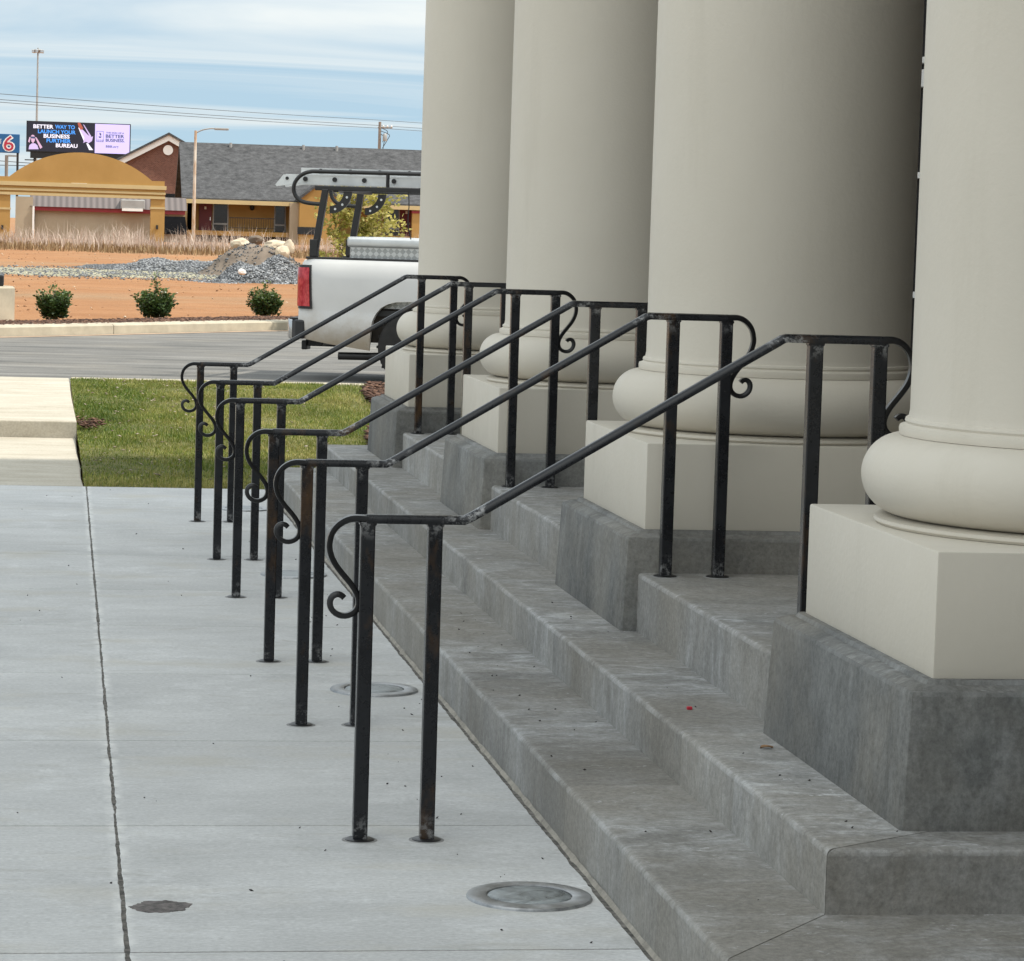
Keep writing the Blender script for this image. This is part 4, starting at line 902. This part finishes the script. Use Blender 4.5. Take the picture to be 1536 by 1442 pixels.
def boulder(px, py, Y, w, h, label, mat, seed, name='boulder'):
    c = at(px, py, Y); bm = bmesh.new(); bmesh.ops.create_icosphere(bm, subdivisions=3, radius=1)
    for v in bm.verts:
        d_ = v.co.normalized(); q = 1+.28*mn.noise(d_*1.3+Vector((seed, 0, 0)))+.12*mn.noise(d_*3.5+Vector((seed, 3, 0))); q = min(q, 1.12)
        v.co = Vector((d_.x*q*w/2, d_.y*q*w*.4, d_.z*q*h/2))
    me = bpy.data.meshes.new(name); bm.to_mesh(me); bm.free(); me.materials.append(mat); me.shade_smooth(); me.set_sharp_from_angle(angle=R(22))
    o = bpy.data.objects.new(name, me); COL.objects.link(o); o.location = c; o.rotation_euler = (0, .15, seed); return tag(o, label, 'boulder')
boulder(362, 367, 89, .72, .36, 'tan boulder on the left of the soil heap', M['rock'], 1.2)
boulder(384, 360, 90, .5, .30, 'dark stone on top of the soil heap', M['pilesoil'], 2.4)
boulder(411, 369, 86, .66, .34, 'pinkish boulder right of the soil heap', M['rock'], 3.3)
boulder(424, 380, 85, .48, .42, 'pale boulder leaning over the gravel beside the truck', M['rock'], 4.1)
boulder(433, 372, 85.5, .34, .44, 'small pale boulder against the yellow leaves', M['rock'], 5.7)
boulder(363, 408, 76, .20, .15, 'small white stone in front of the gravel heap', M['chalk'], 6.2, 'white_stone')
# dry weeds
n = 27000; wx_ = rng.uniform(-14, 24, n); cl_ = np.array([mn.noise(Vector((x*.35, 2, 0))) for x in wx_]); wy = 127+rng.random(n)*26+cl_*3
P = np.stack([wx_, wy, np.array([zfar(y) for y in wy])-.03], 1); dens = np.array([mn.noise(Vector((x*.4, y*.2, 3))) for x, y in zip(wx_, wy)])
keep = rng.random(n) < np.clip(.6+1.1*dens, .12, 1); P = P[keep]; 
fr_ = P[:, 0] > 8.5; keep2 = ~(fr_ & (rng.random(len(P)) < .45)); P = P[keep2]; dk = dens[keep][keep2]
tag(blades('dry_weeds', P, .74*np.clip(.75+1.5*dk, .25, 1.4), .019, M['weed'], 1.25, np.clip(.45+.55*dk+.5*(rng.random(len(P))-.5), 0, 1)), 'tall dry pinkish weeds growing in front of the gateway', 'weeds', kind='stuff')
n = 9000; P = np.stack([rng.uniform(-14, 24, n), rng.uniform(119, 131, n), np.zeros(n)], 1); P[:, 2] = [zfar(y)-.03 for y in P[:, 1]]
tag(blades('low_weeds', P, .32, .04, leafmat('low_weed', (.16, .10, .05), (.25, .16, .08), (.34, .25, .14), .4, .2, .9), .9), 'low brown weeds at the edge of the clay lot', 'weeds', kind='stuff')

# ------------------------------------------------------------------ gateway
Yg = 165.0; zg = zfar(Yg)-.1
gw = thing('arched_gateway', 'golden stucco gateway with a curved top and two pillars', 'gateway', (0, Yg, 0))
def bxp(a, b, c, d, y0, y1, Y, mb=None, z0=None):
    x0, x1, za, zb = rc(a, b, c, d, Y); mb = mb or MB(); return mb.box(x0, x1, y0, y1, za if z0 is None else z0, zb)
gl = at(-130, 270, Yg).x; gr = at(247, 275, Yg).x; zs = at(240, 272, Yg).z; zb0 = at(235, 279, Yg).z; zb1 = at(235, 299, Yg).z
pk = at(122, 229, Yg); al = at(14, 266, Yg).x; ar = at(228, 272, Yg).x
arc = []; hw = (ar-al)/2; rise = pk.z-zs; Rr_ = (hw*hw+rise*rise)/(2*rise); a0 = math.asin(hw/Rr_)
for i in range(25): a = -a0+2*a0*i/24; arc.append(((al+ar)/2+Rr_*math.sin(a), zs+rise-Rr_+Rr_*math.cos(a)))
poly = [(gl, zb0), (gr, zb0), (gr, zs)] + arc[::-1] + [(gl, zs)]
MB().prismY(poly, 0, .9).build('arch', M['gold'], gw)
hb = zb0-zb1
for i, (u, v, pr, mt) in enumerate(((0, .30, .10, M['gold2']), (.30, .50, .02, M['gold']), (.50, .66, .06, M['gold2']), (.66, .80, -.0, M['gold']), (.80, 1, .05, M['gold2']))): MB().box(gl, gr+pr, -pr, .9+pr, zb0-hb*v+.002, zb0-hb*u).build('moulding', mt, gw)
for a, b in ((-150, -110), (-26, 15), (226, 247)):
    x0, x1, _, _ = rc(a, 300, b, 340, Yg); pl = MB().box(x0, x1, .02, .86, zg, zb1).build('pillar', M['gold'], gw)
    _, _, z0, z1 = rc(a, 311, b, 314, Yg); MB().box(x0-.03, x1+.03, -.01, .89, z0, z1).build('band', M['gold2'], pl)
    x0, x1, z0, z1 = rc(b-13, 338, b-10, 344, Yg); MB().box(x0, x1, -.06, .02, z0, z1).build('wall_lamp', M['black'], pl)
bxp(107, 275, 130.5, 279.5, -.05, -.002, Yg).build('address_plate', M['whitetrim'], gw)
# ------------------------------------------------------------------ low restaurant behind the gateway
Yr = 178.0; rs = thing('low_restaurant', 'low tan building with brown ribbed roof and red fascia behind the gateway', 'building', (0, Yr, 0))
x0, x1, zf0, zf1 = rc(48, 313, 278, 319, Yr); zr = at(160, 296, Yr).z
MB().box(x0+.2, x1, .25, 9, zfar(Yr)-.2, zf0+.3).build('wall', M['tan'], rs)
MB().box(x0, x1, -.05, .2, zf0, zf1).build('fascia', M['redtrim'], rs)
MB().prismX([(-.15, zf1), (9.3, zf1), (4.5, zr+2.2), (3.6, zr+.9)] if False else [(-.15, zf1), (9.3, zf1), (6.0, zr+.12), (1.2, zr+.1)], x0-.1, x1+.1).build('roof', M['ribmetal'], rs)
x0b, x1b, _, _ = rc(23, 300, 49, 360, Yr); MB().box(x0b, x1b, -.1, 6, zfar(Yr)-.2, at(36, 295, Yr).z).build('corner_block', M['tan'], rs)
x0b, x1b, _, _ = rc(48.5, 300, 51.5, 360, Yr); MB().box(x0b, x1b, -.25, -.1, zfar(Yr)-.2, zf1).build('downspout', M['whitetrim'], rs)
x0b, x1b, z0, z1 = rc(181, 300, 217, 314, Yr-.5); MB().box(x0b, x1b, -.9, .8, z0, z1).build('roof_unit', M['steelpole'], rs, bevel=.05)
x0b, x1b, z0, z1 = rc(183, 313, 214, 317, Yr-.5); MB().box(x0b, x1b, -.95, -.1, z0, z1).build('unit_base', M['whitetrim'], rs)
x0b, x1b, z0, z1 = rc(246, 325, 281, 352, Yr-2)
aw = thing('dark_awning', 'black sloped awning between the gateway and the motel', 'awning', ((x0b+x1b)/2, Yr-2, z0)); w_ = (x1b-x0b)/2; h_ = z1-z0
MB().add([(-w_, 0, h_*.12), (w_, 0, h_*.12), (w_*.88, 1.0, h_), (-w_, 1.0, h_), (-w_, 0, 0), (w_, 0, 0), (w_*.88, 1.0, 0), (-w_, 1.0, 0)], [(0,1,2,3),(7,6,5,4),(4,5,1,0),(5,6,2,1),(6,7,3,2),(7,4,0,3)]).build('canvas', plain('black_canvas', (.006, .006, .007), 1, 0, .2, 3, 0, .05), aw)
MB().box(-w_*.95, w_*.6, .4, 1.2, zfar(Yr)-z0-.2, -.002).build('low_wall', M['tan'], aw)
# ------------------------------------------------------------------ brick gable
Yb = 222.0; bk = thing('brick_building', 'brown brick building with white trimmed gable and round vent', 'building', (0, Yb, 0))
ap = at(253, 204, Yb); e0 = at(150, 255, Yb); slope = (ap.z-at(181, 240, Yb).z)/(ap.x-at(181, 240, Yb).x); hwid = 7.0
MB().prismY([(ap.x-hwid, 0), (ap.x+hwid, 0), (ap.x+hwid, ap.z-slope*hwid), (ap.x, ap.z-.1), (ap.x-hwid, ap.z-slope*hwid)], 0, 16).build('wall', M['brick'], bk)
for s_ in (-1, 1):
    a, b = Vector((ap.x, 0, ap.z+.06)), Vector((ap.x+s_*(hwid+.5), 0, ap.z-slope*(hwid+.5)+.06))
    MB().prismY([(a.x, a.z), (a.x, a.z-.42), (b.x, b.z-.42), (b.x, b.z)][::s_], -.35, -.02).build('gable_trim', M['whitetrim'], bk)
    MB().prismY([(a.x, a.z+.18), (a.x, a.z+.005), (b.x, b.z+.005), (b.x, b.z+.18)][::s_], -.5, 16.3).build('roof_slope', M['shingle'], bk)
vc = at(252, 225.5, Yb); MB().lathe([(.36, -.12), (.36, 0)], 28, (vc.x, -.0, vc.z), 'y').build('round_vent', M['whitetrim'], bk)
for a, b, c, d in ((248, 291, 270, 297),): bxp(a, b, c, d, -.05, .05, Yb).build('window', M['dark'], bk)
# ------------------------------------------------------------------ motel
Ym = 186.0; mo = thing('motel_wing', 'golden motel wing with grey shingle roof and dark red doors', 'building', (0, Ym, 0))
ze = at(300, 300, Ym).z; zrid = at(300, 214, Ym+4.5).z; xl = at(283, 300, Ym).x; xr = xl+30; DEP = 9.0
zfl = at(330, 346.5, Ym).z
MB().prismX([(-.55, ze-.05), (-.55, ze+.12), (4.5, zrid+.0), (9.6, ze+.12), (9.6, ze-.05), (4.5, zrid-.35)], xl-.45, xr+.5).build('roof', M['shingle'], mo)
MB().prismX([(-.2, zfar(Ym)-.3), (9.2, zfar(Ym)-.3), (9.2, ze), (4.5, zrid-.45), (-.2, ze)], xl-.05, xl+.2).build('gable_wall', M['gold'], mo)
MB().box(xl, xr, 1.2, DEP, zfar(Ym)-.3, ze).build('wall', M['gold'], mo)
MB().box(xl-.4, xr+.4, -.66, -.54, ze-.22, ze+.03).build('eave_board', M['gold2'], mo)
MB().box(xl-.1, xr, -.25, 1.2, zfl-.28, zfl).build('walkway_slab', M['gold'], mo); MB().box(xl, xr, .1, 1.18, zfar(Ym)-.3, zfl-.28).build('crawl_space', M['wheelwell'], mo)
MB().box(xl-.05, xl+.35, -.2, .2, zfl, ze-.05).build('end_pier', M['gold'], mo)
for a, c in ((298.5, 317.5), (600, 616)):
    d_ = bxp(a, 304 if a < 400 else 311.5, c, 346.5 if a < 400 else 354.5, 1.12, 1.2, Ym+1.2).build('door', M['crimson'], mo)
    x0, x1, z0, z1 = rc(a+8, (310 if a < 400 else 317), a+11, (314 if a < 400 else 321), Ym+1.2); MB().box(x0, x1, 1.09, 1.12, z0, z1).build('room_number_plate', M['whitetrim'], d_)
    x0, x1, z0, z1 = rc(c-3, 326 if a < 400 else 333, c-1.5, 331 if a < 400 else 338, Ym+1.2); MB().box(x0, x1, 1.07, 1.12, z0, z1).build('door_handle', M['chrome'], d_)
for a, b, c, d, split in ((319, 304.5, 342.5, 346.5, 336), (411, 306.5, 428.5, 348.5, 338), (576, 310.5, 599, 353.5, 343)):
    x0, x1, z0, z1 = rc(a, b, c, d, Ym+1.2); f = MB().box(x0, x0+.07, 1.08, 1.2, z0, z1).box(x1-.07, x1, 1.08, 1.2, z0, z1).box(x0+.07, x1-.07, 1.08, 1.2, z1-.07, z1)
    zsp = z0+(z1-z0)*(d-split)/(d-b); f.box(x0+.07, x1-.07, 1.08, 1.2, zsp-.05, zsp+.05); w_ = f.build('window', M['steelpole'], mo)
    MB().box(x0+.07, x1-.07, 1.15, 1.195, zsp+.05, z1-.07).build('pane', M['dark'], w_); MB().box(x0+.07, x1-.07, 1.15, 1.195, z0, zsp-.05).build('pane', M['dark'], w_)
lp_ = at(378, 311, Ym+1.2); MB().lathe([(.08, -.2), (.14, -.1), (.14, .08), (.05, .14)], 14, (lp_.x, 1.05, lp_.z)).build('wall_lamp', M['black'], mo)
xa, xb_, zr0, zr1 = rc(344, 327, 412, 345, Ym); ra = MB().box(xa, xb_, -.12, -.08, zr1-.05, zr1).box(xa, xb_, -.12, -.08, zr0+.08, zr0+.12).build('railing', M['black'], mo)
x = xa+.06
while x < xb_: MB().box(x-.012, x+.012, -.112, -.088, zr0+.121, zr1-.051).build('baluster', M['black'], ra); x += .145
x0, x1, _, _ = rc(433, 300, 446, 350, Ym); MB().box(x0, x1, -.9, -.3, zfar(Ym)-.3, ze-.02).build('pier', M['tan'], mo)
x0, x1, _, _ = rc(446, 300, 505, 350, Ym); zz0 = at(470, 300, Ym).z; xm = (x0+x1)/2
MB().prismY([(x0, zfar(Ym)-.3), (x1, zfar(Ym)-.3), (x1, zz0), (xm, zz0+.95), (x0, zz0)], -1.6, 1.2).build('porch_bay', M['gold'], mo)
for s_ in (-1, 1): MB().prismY([(xm, zz0+1.15), (xm, zz0+.97), (xm+s_*(x1-x0)*.56, zz0-.12), (xm+s_*(x1-x0)*.56, zz0+.06)][::s_], -1.75, 4).build('porch_roof', M['shingle'], mo)
x0, x1, z0, z1 = rc(446, 341, 480, 352, Ym-1.6); MB().box(x0, x1, -1.65, -1.601, z0, z1).build('porch_opening', M['dark'], mo)
x0, x1, _, _ = rc(617, 300, 640, 350, Ym); pr_ = MB().box(x0, x1, -.5, .0, zfar(Ym)-.3, ze-.02).build('pier', M['gold'], mo); z_ = at(628, 319, Ym).z; MB().box(x0-.04, x1+.04, -.54, .04, z_-.06, z_+.08).build('band', M['redtrim'], pr_)
for px in (346, 455, 505): q = at(px, 216+.03*(px-300), Ym+4.3); MB().tube([(q.x, 4.2, q.z-.5), (q.x, 4.2, q.z+.12)], .09, 8).build('roof_vent', M['steelpole'], mo)

# ------------------------------------------------------------------ poles, wires, signs
Yp = 150.0; b_ = at(290, 360, Yp); tp = at(291.5, 196, Yp)
lp = thing('street_light', 'tan street light pole with a single arm before the motel', 'street light', (b_.x, Yp, zfar(Yp)-.1)); hz = tp.z-zfar(Yp)+.1
MB().tube([(0, 0, 0), (0, 0, hz*.5), (0, 0, hz)], [.085, .075, .062], 12).build('pole', M['poletan'], lp, smooth=40)
arm = [(0, 0, hz-.12), (.35, 0, hz+.05), (.75, 0, hz+.13), (1.0, 0, hz+.12)]; MB().tube(smooth_path(arm, 3), .035, 8).build('arm', M['steelpole'], lp, smooth=50)
MB().box(.92, 1.62, -.12, .12, hz+.06, hz+.17).build('lamp_head', M['steelpole'], lp, bevel=.03)
Yh = 450.0; b_ = at(57, 72, Yh); hm = thing('high_mast_light', 'very tall thin mast with a ring of floodlights at the top', 'light mast', (b_.x, Yh, .3)); hz = b_.z-.3
MB().tube([(0, 0, 0), (0, 0, hz)], [.26, .11], 10).build('mast', M['steelpole'], hm, smooth=40); MB().lathe([(.5, -.15), (.62, -.05), (.62, .05), (.5, .15)], 16, (0, 0, hz-.35)).build('ring', M['steelpole'], hm)
for q in range(6):
    a = q*math.pi/3+.3; MB().box(math.cos(a)*.72-.2, math.cos(a)*.72+.2, math.sin(a)*.72-.2, math.sin(a)*.72+.2, hz-.75, hz-.25).build('floodlight', M['chrome'], hm, bevel=.06)
Yu = 300.0; b_ = at(570, 183, Yu); up_ = thing('utility_pole', 'wooden utility pole rising behind the motel roof', 'utility pole', (b_.x, Yu, .4)); hz = b_.z-.4
MB().tube([(0, 0, 0), (0, 0, hz)], [.2, .14], 10).build('pole', M['wood'], up_, smooth=40); MB().box(-.2, 1.25, -.12, -.02, hz-.62, hz-.50).build('crossarm', M['wood'], up_)
for x in (.35, .75, 1.15): MB().lathe([(.06, 0), (.09, .08), (.05, .2)], 10, (x, -.07, hz-.5)).build('insulator', M['whitetrim'], up_)
MB().lathe([(.2, 0), (.22, .1), (.22, .65), (.15, .75)], 14, (.5, -.3, hz-1.9)).build('transformer', M['steelpole'], up_, smooth=40)
for k_, (x, z) in enumerate(((.75, 1.0), (.95, 1.6), (.6, 2.2))): MB().tube(smooth_path([(.1, -.1, hz-.6-.3*k_), (x, -.15, hz-.9-.35*k_), (x-.15, -.12, hz-1.4-.3*k_), (.3, -.1, hz-z-1.0)], 3), .035, 5).build('jumper_cable', M['wire'], up_)
for k_, (pa, pb, lb) in enumerate((((0, 141), (570, 180.5), 'uppermost of the three power lines across the sky'), ((0, 149.5), (570, 188.5), 'middle one of the three power lines across the sky'), ((0, 153.5), (570, 192.5), 'lowest of the three power lines across the sky'))):
    a, b = at(*pa, 210), at(*pb, 300); dr = (b-a); a2 = a-dr*.25; b2 = b+dr*.5; pts = []
    for i in range(29): t = i/28; q = a2.lerp(b2, t); pts.append(q-Vector((0, 0, .10*math.sin(math.pi*min(1, max(0, (t-.143)/.571))))))
    tag(MB().tube(pts, .021, 5).build('power_line', M['wire']), lb, 'power line', 'power lines strung past the utility pole')
Ys = 238.0; b_ = at(10, 233, Ys); sp_ = thing('small_light_pole', 'small dark light pole below the blue numeral sign', 'light pole', (b_.x, Ys, .4)); hz = b_.z-.4
MB().tube([(0, 0, 0), (0, 0, hz)], .13, 8).build('pole', M['wood'], sp_); MB().box(-.02, .75, -.12, .12, hz-.1, hz+.05).build('lamp_head', M['steelpole'], sp_, bevel=.03)
for k_, pp in enumerate((((-60, 237), (60, 246)), ((-60, 246.5), (90, 250)))):
    a, b = at(*pp[0], 300), at(*pp[1], 300); tag(MB().tube([a-(b-a), a, b, b+(b-a)], .035, 5).build('far_cable', M['wire']), ['upper thin cable crossing the small light pole', 'lower thin cable crossing the small light pole'][k_], 'cable', 'thin cables behind the gateway')
def text(body, x, y, z, h, mat, parent, name='lettering', bold=.0, align='CENTER', width=None, d=.01):
    cu = bpy.data.curves.new(name, 'FONT'); cu.body = body; cu.size = 1; cu.align_x = align; cu.offset = bold; cu.extrude = .01; cu.resolution_u = 3
    tmp = bpy.data.objects.new(name, cu); COL.objects.link(tmp); bpy.context.view_layer.update()
    dg = bpy.context.evaluated_depsgraph_get(); me = bpy.data.meshes.new_from_object(tmp.evaluated_get(dg)); bpy.data.objects.remove(tmp)
    co = np.array([v.co[:] for v in me.vertices]); s0, s1 = co.min(0), co.max(0); sz = h/(s1[1]-s0[1]); sx = sz if width is None else width/(s1[0]-s0[0])
    ox = {'CENTER': (s0[0]+s1[0])/2, 'LEFT': s0[0], 'RIGHT': s1[0]}[align]
    for v in me.vertices: v.co = ((v.co.x-ox)*sx, -d*(.5+(v.co.z > 0)*.5) , (v.co.y-s0[1])*sz)
    me.materials.clear(); me.materials.append(mat); o = bpy.data.objects.new(name, me); COL.objects.link(o); o.parent = parent; o.location = (x, y, z); return o
# billboard
YB = 300.0; bb = thing('billboard', 'large digital billboard with dark and lilac panels behind the gateway', 'billboard', (0, YB, 0))
x0, x1, z0, z1 = rc(41, 185, 194.5, 229, YB); xs_ = rc(142.3, 185, 142.4, 229, YB)[0]
SX = (x1-x0)/(194.5-41); SZ = (z1-z0)/44
BX = lambda px: x0+(px-41)*SX
BZ = lambda px, py: z1-(py-(182.2+.043*(px-41)))*SZ*(44/45.0)
MB().box(x0-.08, x1+.1, .02, .9, z0-.08, z1+.08).build('cabinet', M['black'], bb)
MB().box(x0, xs_, -.03, .018, z0, z1).build('dark_screen', M['scr_black'], bb); MB().box(xs_+.01, x1, -.03, .018, z0, z1).build('lilac_screen', M['scr_lilac'], bb)
MB().box(BX(46), x1-.3, .1, .8, z0-.68, z0-.09).build('lower_panel', M['black'], bb); MB().tube([(BX(118), .5, 0), (BX(118), .5, z0)], .5, 14).tube([(BX(53), .5, 0), (BX(53), .5, z0-.2)], .13, 8).build('support_post', M['black'], bb)
MB().box(BX(38), BX(52), -1.2, -.9, z0-.95, z0-.85).tube([(BX(53), .5, z0-.8), (BX(50), -1.0, z0-.88)], .05).build('catwalk', M['black'], bb)
def bt(body, a, c, top, bot, mat, yo=-.034, bold=.012): return text(body, (BX(a)+BX(c))/2, yo, BZ((a+c)/2, bot), BZ((a+c)/2, top)-BZ((a+c)/2, bot), mat, bb, bold=bold, width=BX(c)-BX(a))
bt('BETTER', 50, 80, 187.2, 193.2, M['scr_white'], bold=.03); bt('WAY TO', 82.5, 112, 188.2, 194.4, M['scr_blue'], bold=.03); bt('LAUNCH YOUR', 57, 113.5, 195.6, 201.6, M['scr_blue'], bold=.03)
bt('BUSINESS', 65.5, 104.5, 202.3, 208.4, M['scr_white'], bold=.03); bt('FURTHER', 70, 106.5, 209.5, 215.4, M['scr_blue'], bold=.03); bt('BUREAU', 84, 116.5, 217, 223, M['scr_white'], bold=.03)
bt('THE SIGN OF A', 159, 186, 199.8, 202.2, M['scr_navy'], bold=.03); bt('BETTER', 158.5, 186.5, 203.6, 208.8, M['scr_navy'], bold=.03); bt('BUSINESS.', 158.5, 187, 210, 215, M['scr_navy'], bold=.03); bt('BBB.org', 159, 178, 220.2, 224.8, M['scr_navy'], bold=.02)
def bpoly(pts, mat, name, yo=-.034): return MB().add([(BX(x), yo, BZ(x, y)) for x, y in pts], [tuple(range(len(pts)))]).build(name, mat, bb)
# picture on the dark panel: a generic rocket and a figure holding binoculars
bpoly([(116, 185.5), (118, 184), (120, 185), (124.5, 193), (123, 195.5), (119, 195)], M['scr_rust'], 'rocket_tank'); bpoly([(117, 192), (119, 193), (129, 212), (126.5, 215)], M['scr_white'], 'rocket_booster'); bpoly([(124, 187), (126, 188.5), (137, 206), (135, 207)], M['scr_mauve'], 'rocket_booster')
bpoly([(119.5, 195.3), (124, 195.6), (131, 203), (136, 207), (139.5, 206), (138, 213), (133, 216.5), (129, 214), (125, 216), (126.5, 208)], M['scr_mauve'], 'rocket_body', -.036); bpoly([(129.5, 216.5), (132, 216.5), (140, 227), (134, 227)], M['scr_white'], 'exhaust_plume')
bpoly([(43.5, 225), (44.5, 219), (48, 216), (53, 216), (56.5, 219), (58.5, 225)], M['scr_mauve'], 'figure_shirt'); bpoly([(46.3, 205), (48.5, 202.6), (51, 203.2), (53, 206), (52.5, 212), (50, 216), (47.5, 213)], M['scr_pink'], 'figure_head', -.036)
bpoly([(42.6, 213), (44.5, 206), (46.5, 207), (44.5, 215)], M['scr_pink'], 'figure_arm', -.038); bpoly([(52.5, 206), (55, 207), (64, 222), (61, 224.5)], M['scr_pink'], 'figure_arm', -.038); bpoly([(46.2, 205.2), (53.2, 205.6), (52.8, 208.8), (46.2, 208.2)], M['scr_navy'], 'binoculars', -.040)
bpoly([(144.8, 197.8), (155.3, 198.3), (155.3, 214.8), (144.8, 214.3)], M['scr_navy'], 'emblem_frame'); bpoly([(145.3, 198.4), (154.8, 198.9), (154.8, 211.2), (145.3, 210.7)], M['scr_lilac'], 'emblem_field', -.036)
bpoly([(149.5, 200), (151.5, 201.8), (152, 204), (150.3, 205.4), (149.8, 203.6), (148.8, 202.4)], M['scr_navy'], 'emblem_flame', -.038); bpoly([(147.6, 206), (152.4, 206.2), (151.4, 208.3), (148.6, 208.2)], M['scr_navy'], 'emblem_flame', -.038)
text('BBB', BX(150), -.038, BZ(150, 214), .20, M['scr_lilac'], bb, bold=.02, width=.55)
# numeral sign
YS = 262.0; sg = thing('numeral_sign', 'blue roadside sign with a large red numeral six', 'sign', (0, YS, 0)); x0, x1, z0, z1 = rc(-9, 201, 29.5, 229.5, YS)
MB().box(x0, x1, 0, .5, z0, z1).build('panel', M['signblue'], sg, bevel=.03)
for px in (-5.5, 26.5): q = at(px, 229, YS); MB().tube([(q.x, .25, .3), (q.x, .25, z0)], .1, 8).build('post', M['black'], sg)
s6 = YS/4540
c6 = at(13, 228, YS)
text('6', c6.x, -.012, c6.z, 25.2*s6, M['six_white'], sg, 'numeral_outline', .055, width=18.5*s6); text('6', c6.x, -.04, c6.z+1.6*s6, 21.8*s6, M['six_red'], sg, 'numeral', .0, width=14.6*s6)
q = at(1.7, 212, YS); o = text('MOTEL', q.x, -.012, q.z, 1.5*s6, M['six_white'], sg, 'small_lettering', .02, width=8*s6); o.rotation_euler = (0, -math.pi/2, 0)

c_ = onl = at(137, 642, 23.6); n = 70; P = np.stack([c_.x+rng.normal(size=n)*.055, 23.6+rng.normal(size=n)*.22, np.full(n, lz(23.6)+.03)+rng.random(n)*.03], 1)
tag(chips('leaf_litter', P, .022, M['mulch']), 'small brown clump of leaf litter on the lawn beside the walkway', 'leaf litter', kind='stuff')
n = 260; ly = rng.uniform(19.3, 29, n); P = np.stack([rng.uniform(.35, 2.3, n), ly, np.array([lz(y) for y in ly])+.025], 1)
tag(chips('straw_bits', P, .012, M['weed'], .3), 'pale straw and leaf bits scattered over the lawn', 'straw', kind='stuff')
